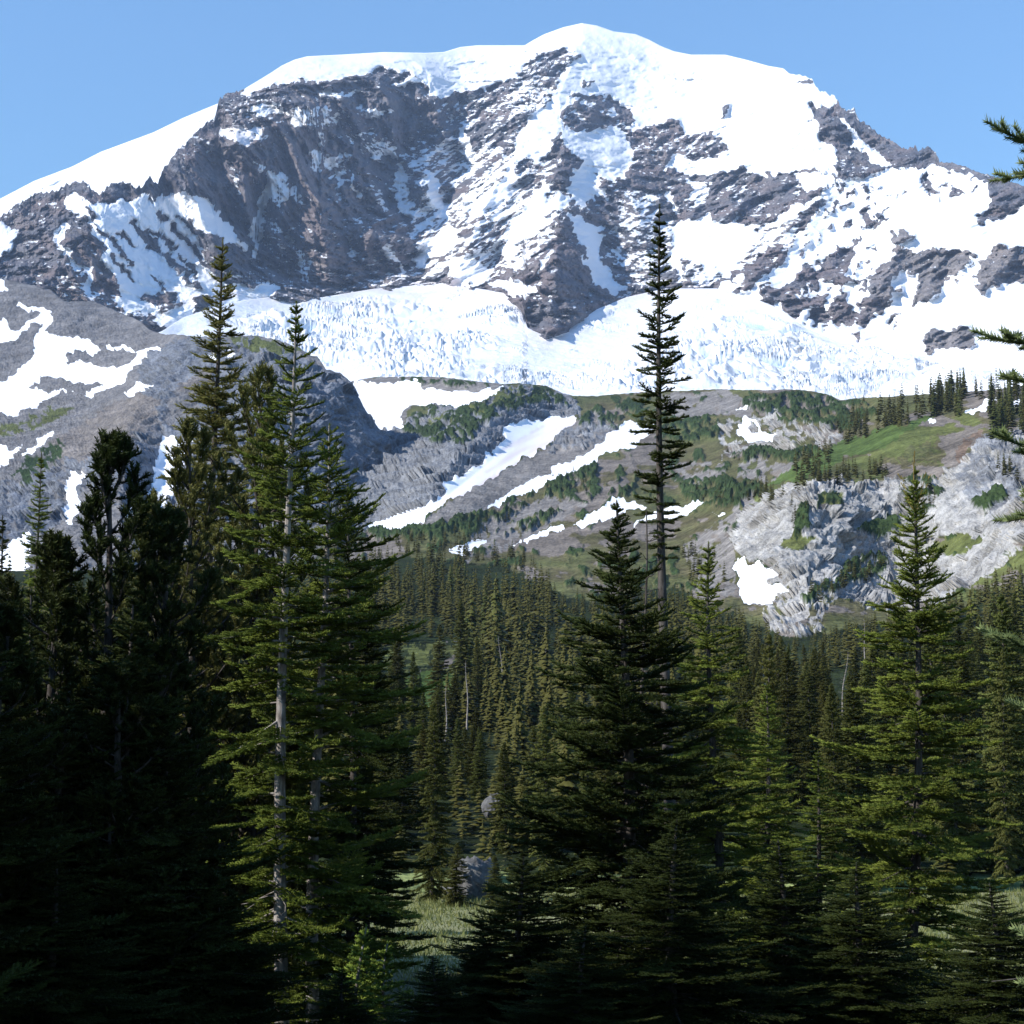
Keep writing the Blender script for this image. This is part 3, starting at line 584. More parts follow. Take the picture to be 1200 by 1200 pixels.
def t_paint(U, V, P):
    u, v = warp(U, V, 3.5, 18, 121); u, v = warp(u, v, 1.5, 5, 122)
    s = blur(paint_val(u, v, .05, T_SNOW), 1)
    c, kr, ro = paint_col(u, v, HEATH, T_COL)
    hm = (np.abs(c - HEATH).sum(-1) < 1e-6) | (np.abs(c - OLIVE).sum(-1) < 1e-6)
    sc_ = (P[..., 1] * .016)[..., None]
    n1 = fbm(P / (sc_ * np.array((1.6, 1, .6))), 3, 126); n2 = perlin(P / (sc_ * .45), 127) + .6 * perlin(P / (sc_ * 1.9), 128) + .45 * perlin(P / (sc_ * .16), 129)
    w1 = np.clip(.3 + n1 * 1.3, 0, 1)[..., None] * hm[..., None]
    c = c * (1 - .6 * w1) + np.array((.085, .105, .035)) * .6 * w1
    bare_ = hm & (n1 < -.22); c[bare_] = np.array(GRAVEL) * .8
    shrub = hm & (n2 > .34) & (V < 705) & ((U < 930) | (V > 570)); c[shrub] = KRUMM; kr = np.maximum(kr, shrub * .5)
    c = c * (1 + .35 * fbm(P / 25., 3, 123))[..., None]
    dirt = np.clip(.25 * fbm(P / 40., 3, 124), 0, 1)
    q = (U - 560) / 1.4 + (V - 560) * 1.4
    st = np.clip(.55 + .8 * fbm(np.stack([(V + .55 * U) / 7., (U - V) / 60., 0 * U], -1), 2, 125), 0, 1)
    dirt = np.maximum(dirt, .85 * st * (inside(u, v, [(480, 612), (560, 560), (600, 515), (680, 485), (690, 495), (600, 550), (510, 605)])))
    return dict(col=c, snow=s, dirt=blur(dirt, 2), rough=ro, kr=kr)
def t_relief(U, V, P, A):
    e = np.clip((V - interp(TT, U)) / 8, 0, 1) * np.clip((1045 - V) / 40, .02, 1)
    Y = P[..., 1]
    bare = 1 - np.clip(blur(A['snow'], 2), 0, 1)
    ro = blur(A['rough'], 2)
    d = tents(U, V, [(-60, 60, [(600, 452), (560, 520), (470, 600)]), (30, 35, [(600, 520), (520, 585), (430, 625)]), (-40, 40, [(720, 500), (640, 545), (520, 608)]), (-9, 40, [(940, 570), (905, 640)]), (-6, 30, [(1010, 570), (960, 700)]), (-9, 35, [(1130, 550), (1090, 700)])])
    d = d + .012 * Y * fbm(P / (Y[..., None] * .07), 3, 131)
    near = (Y < 900)
    k1 = np.where(near, 1., 2.3)
    f1 = blocks(lean(P, -38, (.75, 1.4, 1.7)) / (11 * k1)[..., None], 132, 1.3, ro > .02)
    f2 = blocks(lean(P, -44, (.7, 1.2, 1.6)) / (4.2 * k1)[..., None], 133, 1.2, ro > .02)
    f3 = blocks(lean(P, -30, (.8, 1., 1.3)) / (1.8 * k1)[..., None], 137, 1., ro > .02)
    dn = bare * ro * (3.6 * k1 ** .5 * f1 + 1.3 * k1 ** .5 * f2 + .35 * k1 ** .6 * f3)
    kb = blur(A['kr'], 1)
    dz = -1.6 * np.clip((V - 1030) / 14, 0, 1) + bare * kb * (.5 + 1.2 * ridged(P / 5., 2, 135) + 1.3 * np.abs(perlin(P / 2.3, 138))) * np.interp(Y, [300, 1500], [1, 2.6]) + bare * .0005 * Y * fbm(P / (Y[..., None] * .006), 2, 136)
    return d * (.15 + .85 * e), np.where(V > 1030, dz, dz * e), dn * e
sheet('hillside', np.arange(-200, 1410, 1.17), lambda u: interp(TT, u) + .8 * fbm(np.stack([u / 6, 0 * u, 0 * u + 2.2], -1), 3, 8), lambda u: 0 * u + 1090, 400, tdepth, t_paint, t_relief, t_mat, (60, 40), None, 1.35)

# --- the ground near the viewer: a bank falling to the meadow
def zg(x, y):
    x = np.asarray(x, float); y = np.asarray(y, float)
    z = np.interp(y, [-80, 2, 8, 16, 24, 32, 45, 60, 78, 88, 120], [-1.2, -1.65, -2.4, -4.2, -5.7, -6.6, -7.2, -7.55, -7.8, -7.95, -14])
    return z + .25 * perlin(np.stack([x / 9., y / 9., 0 * x], -1), 141) * np.clip((100 - y) / 30, 0, 1)
gx, gy = np.meshgrid(np.arange(-90, 90.1, .6), np.arange(-60, 120.1, .6))
gz = zg(gx, gy) + .06 * perlin(np.stack([gx / 1.3, gy / 1.3, 0 * gx], -1), 142)
gi = np.arange(gx.size).reshape(gx.shape)
mm = N('meadow_turf'); mp = mm.pos()
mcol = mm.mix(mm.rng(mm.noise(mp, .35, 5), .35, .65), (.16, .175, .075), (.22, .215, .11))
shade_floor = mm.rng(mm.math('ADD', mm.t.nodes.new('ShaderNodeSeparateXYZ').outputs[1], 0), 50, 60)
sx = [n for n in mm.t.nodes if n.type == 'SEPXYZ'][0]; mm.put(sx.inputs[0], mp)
mm.put(mm.b.inputs['Base Color'], mm.mix(shade_floor, mm.mix(mm.noise(mp, 1.5, 5), (.02, .02, .012), (.04, .05, .018)), mcol))  # near ground: dark forest floor, with tree shade painted into its colour
mm.b.inputs['Roughness'].default_value = .95
mm.bump(mm.noise(mp, 9., 4), .8, .08)
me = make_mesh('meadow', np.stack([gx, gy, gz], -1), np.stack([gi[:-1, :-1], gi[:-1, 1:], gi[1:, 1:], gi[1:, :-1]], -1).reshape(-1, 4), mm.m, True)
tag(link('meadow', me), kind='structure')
gm = N('far_ground'); gm.put(gm.b.inputs['Base Color'], gm.mix(gm.noise(gm.pos(), .01, 5), (.04, .05, .02), (.12, .11, .07)))
a = 9000.
me = make_mesh('ground', np.array([(-a, -a, -60), (a, -a, -60), (a, a, -60), (-a, a, -60)]), np.array([[0, 1, 2, 3]]), gm.m)
tag(link('ground', me), kind='structure')
# ------------------------------------------------------------------ haze
def haze_box():
    x0, x1, y0, y1, z0, z1 = -7500, 7500, -120, 8200, -62, 3250
    v = np.array([(x, y, z) for z in (z0, z1) for y in (y0, y1) for x in (x0, x1)], float)
    f = np.array([(0, 2, 3, 1), (4, 5, 7, 6), (0, 1, 5, 4), (2, 6, 7, 3), (0, 4, 6, 2), (1, 3, 7, 5)])
    m = bpy.data.materials.new('haze'); m.use_nodes = True; t = m.node_tree
    t.nodes.remove(t.nodes['Principled BSDF'])
    n = t.nodes.new('ShaderNodeVolumePrincipled')
    n.inputs['Color'].default_value = (.50, .68, 1., 1)
    n.inputs['Density'].default_value = HAZE
    n.inputs['Anisotropy'].default_value = 0.
    t.links.new(n.outputs[0], t.nodes['Material Output'].inputs['Volume'])
    tag(link('haze', make_mesh('haze', v, f, m)), kind='stuff')
HAZE = 3.1e-5
haze_box()
# ------------------------------------------------------------------ conifers
def leaf_mat(name, dark, light, var=.25, transl=.26):
    n = N(name)
    tone = n.attr('tone')
    oi = n.t.nodes.new('ShaderNodeObjectInfo').outputs['Random']
    c = n.mix(tone, dark, light)
    vs = n.t.nodes.new('ShaderNodeVectorMath'); vs.operation = 'SCALE'; n.put(vs.inputs[0], c); n.put(vs.inputs['Scale'], n.rng(n.math('FRACT', n.math('MULTIPLY', oi, 7.3)), 0, 1, 1 - var * 1.1, 1 + var)); c = vs.outputs[0]
    c2 = n.mix(n.math('MULTIPLY', oi, var), c, (.115, .105, .03))
    n.put(n.b.inputs['Base Color'], c2)
    n.b.inputs['Roughness'].default_value = .55
    n.b.inputs['Specular IOR Level'].default_value = .06
    tr = n.t.nodes.new('ShaderNodeBsdfTranslucent'); n.put(tr.inputs[0], c2)
    mx = n.t.nodes.new('ShaderNodeMixShader'); mx.inputs[0].default_value = transl
    n.t.links.new(n.b.outputs[0], mx.inputs[1]); n.t.links.new(tr.outputs[0], mx.inputs[2])
    n.t.links.new(mx.outputs[0], n.t.nodes['Material Output'].inputs['Surface'])
    return n.m
def bark_mat(name, a, b):
    n = N(name); p = n.obj()
    f = n.noise(n.mapping(p, (14, 14, 3.5)), 1.0, 5, .65)
    n.put(n.b.inputs['Base Color'], n.mix(n.rng(f, .35, .65), a, b))
    n.b.inputs['Roughness'].default_value = .9; n.b.inputs['Specular IOR Level'].default_value = .05
    n.bump(f, .9, .02)
    return n.m
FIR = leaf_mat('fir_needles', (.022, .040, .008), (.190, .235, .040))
FIR_SHADED = leaf_mat('shaded_fir_needles', (.009, .015, .005), (.045, .060, .015), .1)  # needles of trees standing in shade, that shade put into a darker colour
PINE = leaf_mat('pine_needles', (.045, .055, .016), (.25, .235, .072))
BLUE = leaf_mat('bluish_fir_needles', (.030, .052, .020), (.17, .21, .085), .1)
YOUNG = leaf_mat('young_fir_needles', (.05, .08, .015), (.26, .34, .06), 0)
FAR = leaf_mat('forest_needles', (.018, .028, .009), (.110, .125, .034), .6)
BARK = bark_mat('grey_bark', (.10, .085, .075), (.36, .33, .31))
BARK_DARK = bark_mat('dark_bark', (.028, .024, .021), (.095, .085, .078))

def brush(K, core=.3, fwd=.8, bw=.2, seed=1):
    """one needle-covered twig piece: a thin core and K needle blades. Coordinates: along, side, up, forward by radius"""
    rs = np.random.RandomState(seed)
    v, f = [], []
    for k in range(3):
        a = k * 2.0944
        v += [(0, core * math.cos(a), core * math.sin(a), 0), (.85, core * .8 * math.cos(a + .5), core * .8 * math.sin(a + .5), 0)]
    v.append((1., 0, 0, .5))
    for k in range(3):
        i, j = 2 * k, 2 * ((k + 1) % 3)
        f += [(i, j, i + 1), (j, j + 1, i + 1), (i + 1, j + 1, 6)]
    for k in range(K):
        s = (k + .6) / K; a = k * 2.39996 + rs.uniform(-.3, .3); L = rs.uniform(.8, 1.15)
        c, q = math.cos(a) * L, math.sin(a) * L * .85 + .28
        b = len(v)
        v += [(s * .95, -bw * math.sin(a), bw * math.cos(a), -bw), (s * .95, bw * math.sin(a), -bw * math.cos(a), bw), (s, c, q, fwd * rs.uniform(.6, 1.2))]
        f.append((b, b + 1, b + 2))
    return np.array(v), np.array(f)
B_FIR = brush(14, .34, .8, .26); B_FIR_LITE = brush(11, .45, .7, .3, 2); B_PINE = brush(13, .16, .9, .2, 3); B_FINE = brush(44, .22, .7, .13, 4)

class Twigs:
    def __init__(s): s.a = []
    def add(s, p, d, L, r, tone): s.a.append((*p, *d, L, r, tone))
    def mesh(s, name, tmpl, mat, rs):
        a = np.array(s.a, float); P = a[:, :3]; D = a[:, 3:6]; D = D / np.linalg.norm(D, axis=1, keepdims=True)
        L, r, tone = a[:, 6], a[:, 7], a[:, 8]
        up = np.tile(np.array([0, 0, 1.]), (len(a), 1)); up[np.abs(D[:, 2]) > .9] = (1., 0, 0)
        Sd = np.cross(D, up); Sd /= np.linalg.norm(Sd, axis=1, keepdims=True); T = np.cross(Sd, D)
        v, f = tmpl
        X = P[:, None] + D[:, None] * (L[:, None] * v[None, :, 0] + r[:, None] * v[None, :, 3])[..., None] + Sd[:, None] * (r[:, None] * v[None, :, 1])[..., None] + T[:, None] * (r[:, None] * v[None, :, 2])[..., None]
        Fc = f[None] + (np.arange(len(a)) * len(v))[:, None, None]
        me = make_mesh(name, X.reshape(-1, 3), Fc.reshape(-1, 3), mat)
        add_attr(me, 'tone', np.repeat(tone, len(v)).reshape(-1, 1))
        return me

class Tubes:
    def __init__(s): s.v = []; s.f = []; s.n = 0
    def add(s, pts, rad, k=5):
        pts = np.asarray(pts, float); m = len(pts)
        t = np.gradient(pts, axis=0); t /= np.linalg.norm(t, axis=1, keepdims=True) + 1e-9
        ref = np.tile(np.array([0, 0, 1.]), (m, 1)); ref[np.abs(t[:, 2]) > .8] = (1., 0, 0)
        a = np.cross(t, ref); a /= np.linalg.norm(a, axis=1, keepdims=True) + 1e-9; b = np.cross(t, a)
        th = np.arange(k) * 2 * np.pi / k
        rad = np.broadcast_to(rad, (m,))
        X = pts[:, None] + rad[:, None, None] * (a[:, None] * np.cos(th)[None, :, None] + b[:, None] * np.sin(th)[None, :, None])
        i = np.arange(m * k).reshape(m, k) + s.n
        q = np.stack([i[:-1], np.roll(i[:-1], -1, 1), np.roll(i[1:], -1, 1), i[1:]], -1).reshape(-1, 4)
        s.v.append(X.reshape(-1, 3)); s.f.append(q); s.n += m * k
    def mesh(s, name, mat): return make_mesh(name, np.concatenate(s.v), np.concatenate(s.f), mat, True)

def fir(seed, H, r0, prof, cb=.1, gap=(.13, .24), nb=5, elev=(50, -6), droop=.25, up=.28, sp=.10, r=.043, Lb=.17, lat=.42, miss=.08, tilt=(0, 0), tmpl=B_FIR, leaf=FIR, bark=BARK, dead=6, side=None, tone0=0., kink=.1, boughs=None):
    """a fir: tapered trunk, whorls of flat sprays. prof: [(metres below the tip, branch length)]"""
    rs = np.random.RandomState(seed)
    tw, tb = Twigs(), Tubes()
    zz = np.linspace(0, H, 26)
    w1, w2 = rs.uniform(0, 6, 2)
    def axis(z):
        t = z / H
        return np.array([tilt[0] * t + kink * math.sin(w1 + 5 * t) - kink * math.sin(w1), tilt[1] * t + kink * math.sin(w2 + 4 * t) - kink * math.sin(w2), z])
    tb.add([axis(z) - np.array([0, 0, .15]) * (z == 0) for z in zz], r0 * (1 - zz / H) ** .85 + .012 + .25 * r0 * np.exp(-zz / .25), 9)
    z = H * .985; d = H - z
    while z > cb * H:
        d = H - z
        Lw = np.interp(d, *zip(*prof))
        n = nb + rs.randint(-1, 2) if d > .5 else 4
        a0 = rs.uniform(0, 6.28)
        own = [(q[1], q[2]) for q in boughs if z - .15 < q[0] <= z + .15] if boughs else []
        for k in range(n + len(own)):
            if rs.rand() < miss and k < n: continue
            az = a0 + k * 6.283 / n + rs.uniform(-.35, .35)
            if boughs and k < n and math.cos(az) < -.25: continue
            L = Lw * rs.choice([rs.uniform(.45, .75), rs.uniform(.75, 1.0), rs.uniform(.9, 1.18)])
            if k >= n: az, L = own[k - n]
            elif side is not None: L *= 1 + side[1] * math.cos(az - side[0])
            if L < .05: continue
            e = R(np.interp(d / H, [0, .12, .4, 1], [elev[0], elev[0] * .45, 0, elev[1]]) + rs.normal(0, 10))
            m = max(3, int(L / .14)); s = np.linspace(0, 1, m + 1)
            hd = np.array([math.cos(az), math.sin(az), 0]); sd_ = np.array([-math.sin(az), math.cos(az), 0])
            dr = droop * rs.uniform(.5, 1.4); wob = rs.normal(0, .07)
            base = axis(z + rs.uniform(-.06, .06))
            pts = base + hd * (L * s * math.cos(e))[:, None] + sd_ * (L * wob * s * s)[:, None]
            pts[:, 2] += L * (math.sin(e) * s - dr * s ** 2 + up * s ** 3)
            tb.add(pts, np.linspace(.006 + .011 * L, .004, m + 1), 4)
            tn = rs.uniform(.12, .62) + tone0
            for i in range(m):
                if s[i + 1] > .3: tw.add(pts[i], pts[i + 1] - pts[i], np.linalg.norm(pts[i + 1] - pts[i]) * 1.1, r, tn + .5 * (s[i] > .8))
            ns = max(2, int(L * .92 / sp))
            for i in range(ns):
                q = .1 + .88 * (i + rs.uniform(-.3, .3)) / ns
                if q < .04: continue
                x = min(q * m, m - 1e-3); j = int(x); p = pts[j] + (pts[j + 1] - pts[j]) * (x - j)
                tg = pts[j + 1] - pts[j]; tg = tg / np.linalg.norm(tg)
                for sg in (-1, 1):
                    if rs.rand() < .12: continue
                    l = lat * L * (1 - q) ** .75 * min(1, .35 + 2.5 * q) * rs.uniform(.6, 1.15) + .06
                    dv = tg * .72 + sd_ * sg * rs.uniform(.6, .85) + np.array([0, 0, rs.uniform(-.12, .22)])
                    dv /= np.linalg.norm(dv)
                    c = max(1, int(round(l / Lb)))
                    pp = p; stp = l / c
                    for h in range(c):
                        last = h == c - 1
                        tw.add(pp, dv, stp * 1.08, r * (1 if not last else .9), tn + (.5 if last else 0) * rs.rand() + .15 * q)
                        pp = pp + dv * stp
                        if not last:
                            for g in (-1, 1):
                                if rs.rand() < .8:
                                    d2 = dv * .75 + np.cross(dv, (0, 0, 1.)) * g * .7 + np.array([0, 0, rs.uniform(-.1, .2)])
                                    tw.add(pp, d2, stp * rs.uniform(.55, 1.) * (1 - .35 * h / c), r * .95, tn + .5 * rs.rand())
                        dv = dv + tg * .18 + np.array([0, 0, rs.uniform(-.06, .1)]); dv /= np.linalg.norm(dv)
        z -= np.interp(d / H, [0, .5, 1], [gap[0], (gap[0] + gap[1]) / 2, gap[1]]) * rs.uniform(.75, 1.25)
    for k in range(4):
        p = axis(H - .32 + .08 * k); tw.add(p, (rs.normal(0, .05), rs.normal(0, .05), 1), .12, r * .9, .6)
    for k in range(dead):
        z = rs.uniform(.03, max(cb, .25)) * H; az = rs.uniform(0, 6.28); L = rs.uniform(.3, 1.)
        s = np.linspace(0, 1, 6)
        pts = axis(z) + np.stack([math.cos(az) * L * s + .06 * np.sin(7 * s + k), math.sin(az) * L * s + .06 * np.sin(5 * s), -.25 * L * s ** 1.5 + .05 * np.sin(6 * s)], -1)
        tb.add(pts, np.linspace(.012, .004, 6), 4)
    return tb.mesh('trunk', bark), tw.mesh('crown', tmpl, leaf, rs)

def pine(seed, H, r0, width, cb=.12, stems=1, leaf=PINE, bark=BARK_DARK, r=.07, n_l=46, dens=1.7):
    """a whitebark pine: limbs that sweep upwards, needle tufts at their ends"""
    rs = np.random.RandomState(seed)
    tw, tb = Twigs(), Tubes()
    for st in range(stems):
        h = H * (1 if st == 0 else rs.uniform(.6, .92)); a = rs.uniform(0, 6.28); off = 0 if st == 0 else width * .45
        tip = np.array([math.cos(a) * off, math.sin(a) * off, h])
        t = np.linspace(0, 1, 16)
        ax = np.stack([tip[0] * t ** 1.3 + .1 * np.sin(4 * t + a), tip[1] * t ** 1.3 + .1 * np.sin(5 * t), h * t], -1)
        tb.add(ax, r0 * (1 - t) ** .8 * (1 if st == 0 else .65) + .015, 8)
        def at(q):
            x = min(q, .999) * 15; j = int(x); return ax[j] + (ax[j + 1] - ax[j]) * (x - j)
        nl = int(n_l * h / H)
        for k in range(nl):
            q = cb + (1 - cb) * (k + rs.rand()) / nl
            az = k * 2.4 + rs.uniform(-.5, .5)
            L = width * np.interp(q, [0, .15, .5, .8, .93, 1], [.85, 1., 1., .8, .55, .3]) * rs.uniform(.6, 1.2)
            e0 = np.interp(q, [0, .5, .85, 1], [-.05, .25, .6, 1.]) + rs.normal(0, .14)
            m = 7; s = np.linspace(0, 1, m + 1)
            e = e0 + .75 * s ** 1.5
            st_ = L / m
            pts = np.concatenate([[at(q)], at(q) + np.cumsum(np.stack([np.cos(e[1:]) * math.cos(az + .3 * rs.randn()) * st_, np.cos(e[1:]) * math.sin(az) * st_, np.sin(e[1:]) * st_], -1), 0)])
            tb.add(pts, np.linspace(.012 + .012 * L, .008, m + 1), 4)
            for i in range(2, m + 1):
                for g in range(int((2 + 2 * (i > 4)) * dens) + 1):
                    p = pts[i]; dirv = pts[i] - pts[i - 1]; dirv = dirv / np.linalg.norm(dirv)
                    b = dirv * rs.uniform(.4, 1) + rs.normal(0, .5, 3) + np.array([0, 0, .35]); b /= np.linalg.norm(b)
                    l = rs.uniform(.1, .3) * (1 if i < m else .8)
                    tb.add([p, p + b * l * .6, p + b * l + (0, 0, .02)], (.007, .006, .005), 3)
                    b2 = b + np.array([0, 0, .35])
                    tn = rs.uniform(0, .7)
                    tw.add(p + b * l * .45, b, l * .5, r * .8, tn * .7)
                    tw.add(p + b * l * .85, b2, rs.uniform(.10, .17), r, tn + .3 * rs.rand())
                    if rs.rand() < .6: tw.add(p + b * l * .7, b2 + rs.normal(0, .5, 3), .12, r * .9, tn)
            tw.add(pts[-1], pts[-1] - pts[-2] + (0, 0, .1), .2, r, .6)
        for k in range(3): tw.add(ax[-1] - (0, 0, .12 * k), (rs.normal(0, .2), rs.normal(0, .2), 1), .2, r, .6)
    return tb.mesh('trunk', bark), tw.mesh('crown', B_PINE, leaf, rs)

def far_fir(seed, H, Rm, rows=17, nb=6, cb=.03, powr=.72):
    """a distant fir: whorls of drooping, ragged boughs"""
    rs = np.random.RandomState(seed)
    v, f, tone = [], [], []
    for k in range(rows):
        t = (k + rs.uniform(-.25, .25)) / rows; z = H * (1 - (1 - cb) * max(t, 0) ** .95); Rr = Rm * (max(t, 0) ** powr + .06)
        for b in range(nb):
            az = rs.uniform(0, 6.28); L = Rr * rs.uniform(.55, 1.15); wd = (L * rs.uniform(.28, .42) + .05) * (1 if nb < 8 else .6)
            c, s = math.cos(az), math.sin(az); dz = rs.uniform(-.35, .05) * L - .1
            i = len(v)
            def p(a, w, h): v.append((c * a - s * w, s * a + c * w, z + h))
            p(0, 0, .22); p(L * .45, wd, dz * .3 - .12); p(L * .5, 0, dz * .3 + .14); p(L * .45, -wd, dz * .3 - .12); p(L, 0, dz); p(L * .78, wd * .7, dz * .8 - .12); p(L * .78, -wd * .7, dz * .8 - .12); p(L * .3, 0, -.25 - .1 * L)
            f += [(i, i + 1, i + 2), (i, i + 2, i + 3), (i + 1, i + 5, i + 2), (i + 2, i + 6, i + 3), (i + 2, i + 5, i + 4), (i + 2, i + 4, i + 6), (i + 7, i + 2, i + 1), (i + 7, i + 3, i + 2)]
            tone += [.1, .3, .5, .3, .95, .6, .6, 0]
    i = len(v); v += [(.08, 0, H * .9), (-.05, .07, H * .9), (-.05, -.07, H * .9), (0, 0, H)]; f += [(i, i + 1, i + 3), (i + 1, i + 2, i + 3), (i + 2, i, i + 3)]; tone += [.5] * 4
    V = np.array(v, float)
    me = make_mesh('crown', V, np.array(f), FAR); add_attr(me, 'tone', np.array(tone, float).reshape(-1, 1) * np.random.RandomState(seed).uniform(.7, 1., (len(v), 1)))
    tb = Tubes(); zz = np.linspace(-.5, H * .93, 6); tb.add(np.stack([0 * zz, 0 * zz, zz], -1), .17 * (1 - zz / H) + .02, 5)
    return tb.mesh('trunk', BARK_DARK), me

def tree(name, meshes, loc, label, rz=0., sc=1., group=None, cat='tree'):
    o = bpy.data.objects.new(name, None); S.collection.objects.link(o); o.empty_display_size = .5
    o.location = loc; o.rotation_euler = (0, 0, rz)
    o.scale = (sc, sc, sc) if not hasattr(sc, '__len__') else sc
    link('trunk', meshes[0], o); link('crown', meshes[1], o)
    return tag(o, label, cat, group)
def regrow(o, loc, label, rz, sc, group=None):
    """a copy of a tree with copies of its trunk and crown"""
    c = o.copy(); S.collection.objects.link(c); c.location = loc; c.rotation_euler = (0, 0, rz); c.scale = (sc, sc, sc) if not hasattr(sc, '__len__') else sc
    c['label'] = label
    if group: c['group'] = group
    elif 'group' in c: del c['group']
    for ch in o.children:
        k = ch.copy(); S.collection.objects.link(k); k.parent = c
    return c
def stand(u, Y, vtop):
    """where a tree at column u and distance Y stands, and how tall it is if its tip shows at row vtop"""
    t = px(u, vtop, Y); z = float(zg(t[0], Y))
    return (float(t[0]), float(Y), z), float(t[2] - z)

# --- the big trees near the viewer
loc, H = stand(258, 44, 278)
tree('fir_tree', fir(1, H, .17, [(0, .1), (1, .35), (2.5, .62), (5, 1.15), (8, 1.6), (20, 1.9)], .12, (.14, .28), 5, (40, -12), .3, .3, miss=.22, leaf=PINE, bark=BARK_DARK), loc, 'tall slender olive fir rising behind the bushy pine, its spire against the glacier')
loc, H = stand(345, 33, 357)
tree('fir_tree', fir(2, H, .135, [(0, .08), (.5, .2), (1.2, .5), (2.5, .85), (4, 1.15), (7, 1.65), (15, 1.75)], .12, (.18, .33), 5, (38, -10), .22, .3, miss=.17, dead=26, side=(2.2, .2)), loc, 'taller of the two pale trunked firs, with light green boughs')
loc, H = stand(378, 34, 497)
tree('fir_tree', fir(3, H, .13, [(0, .08), (.6, .4), (1.5, .85), (3, 1.35), (6, 1.75), (15, 1.9)], .1, (.18, .31), 5, (38, -10), .25, .3, miss=.15, dead=22, side=(.8, .28)), loc, 'fir with dark boughs reaching towards the gap, shorter of the two pale trunks')
loc, H = stand(410, 37, 570)
fB = tree('fir_tree', fir(4, H, .09, [(0, .08), (1, .4), (3, .9), (6, 1.3), (15, 1.4)], .22, (.14, .28), 5, miss=.2, leaf=FIR_SHADED, bark=BARK_DARK, dead=16, side=(0., .25)), loc, 'thin dark trunked fir at the gap side of the pale trunk pair')
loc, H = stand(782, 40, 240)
tree('fir_tree', fir(5, H, .165, [(0, .08), (.6, .16), (1.6, .34), (2.6, .62), (4, .66), (6, .74), (7.5, .5), (8.5, .3), (20, .2)], .56, (.15, .27), 5, (35, -14), .3, .3, miss=.34, leaf=FIR_SHADED, bark=BARK_DARK, dead=10, r=.052, tilt=(-.1, 0), kink=.08), loc, 'very tall thin fir with a bare lower trunk, crossing the glacier and ridge')
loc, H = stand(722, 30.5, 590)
fF = tree('fir_tree', fir(6, H, .15, [(0, .1), (.6, .3), (1.6, .75), (3.8, 1.6), (6, 2.4), (12, 2.7)], .04, (.15, .23), 6, (30, -10), .2, .28, miss=.06, leaf=FIR_SHADED, bark=BARK_DARK, dead=5), loc, 'broad dark fir in shade beside the very tall bare trunked fir')
loc, H = stand(838, 36, 636)
fG = tree('fir_tree', fir(7, H, .12, [(0, .08), (.5, .22), (1.4, .5), (3, .95), (5, 1.5), (12, 1.9)], .06, (.14, .25), 5, (40, -10), .28, .3, miss=.1, bark=BARK_DARK, dead=6), loc, 'yellow green topped fir just past the very tall bare trunked fir')
loc, H = stand(1045, 35.5, 548)
fH = tree('fir_tree', fir(8, H, .12, [(0, .05), (.45, .1), (.6, .28), (1.2, .42), (2.2, .85), (4, 1.3), (6, 1.9), (12, 2.3)], .06, (.14, .25), 5, (45, -8), .22, .28, miss=.12, bark=BARK_DARK, dead=6, tilt=(.45, 0)), loc, 'sunlit fir with a yellowed bare leader in front of the grey cliff')
LEAD = leaf_mat('yellowed_needles', (.20, .15, .05), (.34, .27, .08), 0)
tw = Twigs(); rl = np.random.RandomState(5)
for k in range(9): tw.add((.45 + .012 * math.sin(k), .02, H - .75 + .12 * k), (rl.normal(0, .06), rl.normal(0, .06), 1), .14, .032, rl.rand())
for a in (.3, 2.2, 3.4, 5.2):
    for k in range(5): tw.add((.45 + math.cos(a) * (.05 + .06 * k), math.sin(a) * .06 * k, H - .85 + .11 * k + .01 * k * k), (math.cos(a), math.sin(a), 1.6), .14, .03, rl.rand())
lead = link('leader', tw.mesh('leader', B_FIR, LEAD, rl), fH); lead['label'] = 'yellowed leader shoot'
loc, H = stand(228, 37, 535)
fp = pine(9, H, .12, 1.95, .1, 3, n_l=58)
pB = tree('pine_tree', fp, loc, 'bushy olive whitebark pine with upswept limbs beside the pale trunked firs', cat='tree')
loc, H2 = stand(300, 38.5, 475)
pB2 = regrow(pB, loc, 'bushy pine with the higher crown, just behind the pale trunked firs', 2.2, (.95, .95, H2 / H))
loc, H = stand(126, 28.2, 542)
pD = tree('pine_tree', pine(10, H, .15, 1.45, .08, 2, leaf=FIR_SHADED, n_l=54), loc, 'black silhouetted pine with a leaning upswept tip in front of the snow gullies')
for u, Y, vt, rz, w, lb in ((186, 28.6, 625, 1.0, 1.0, 'dark rounded pine between the black pine and the olive pine'), (62, 28, 655, 2.1, 1.05, 'dark bushy pine under the small lit spire'), (8, 25, 735, 3.3, 1.1, 'dark pine cut by the frame beside the ground branches'), (150, 27, 800, 4.4, 1.05, 'low dark pine below the black silhouetted pine')):
    loc, h = stand(u, Y, vt); regrow(pD, loc, lb, rz, (w, w, h / H))
HF = stand(722, 30.5, 590)[1]
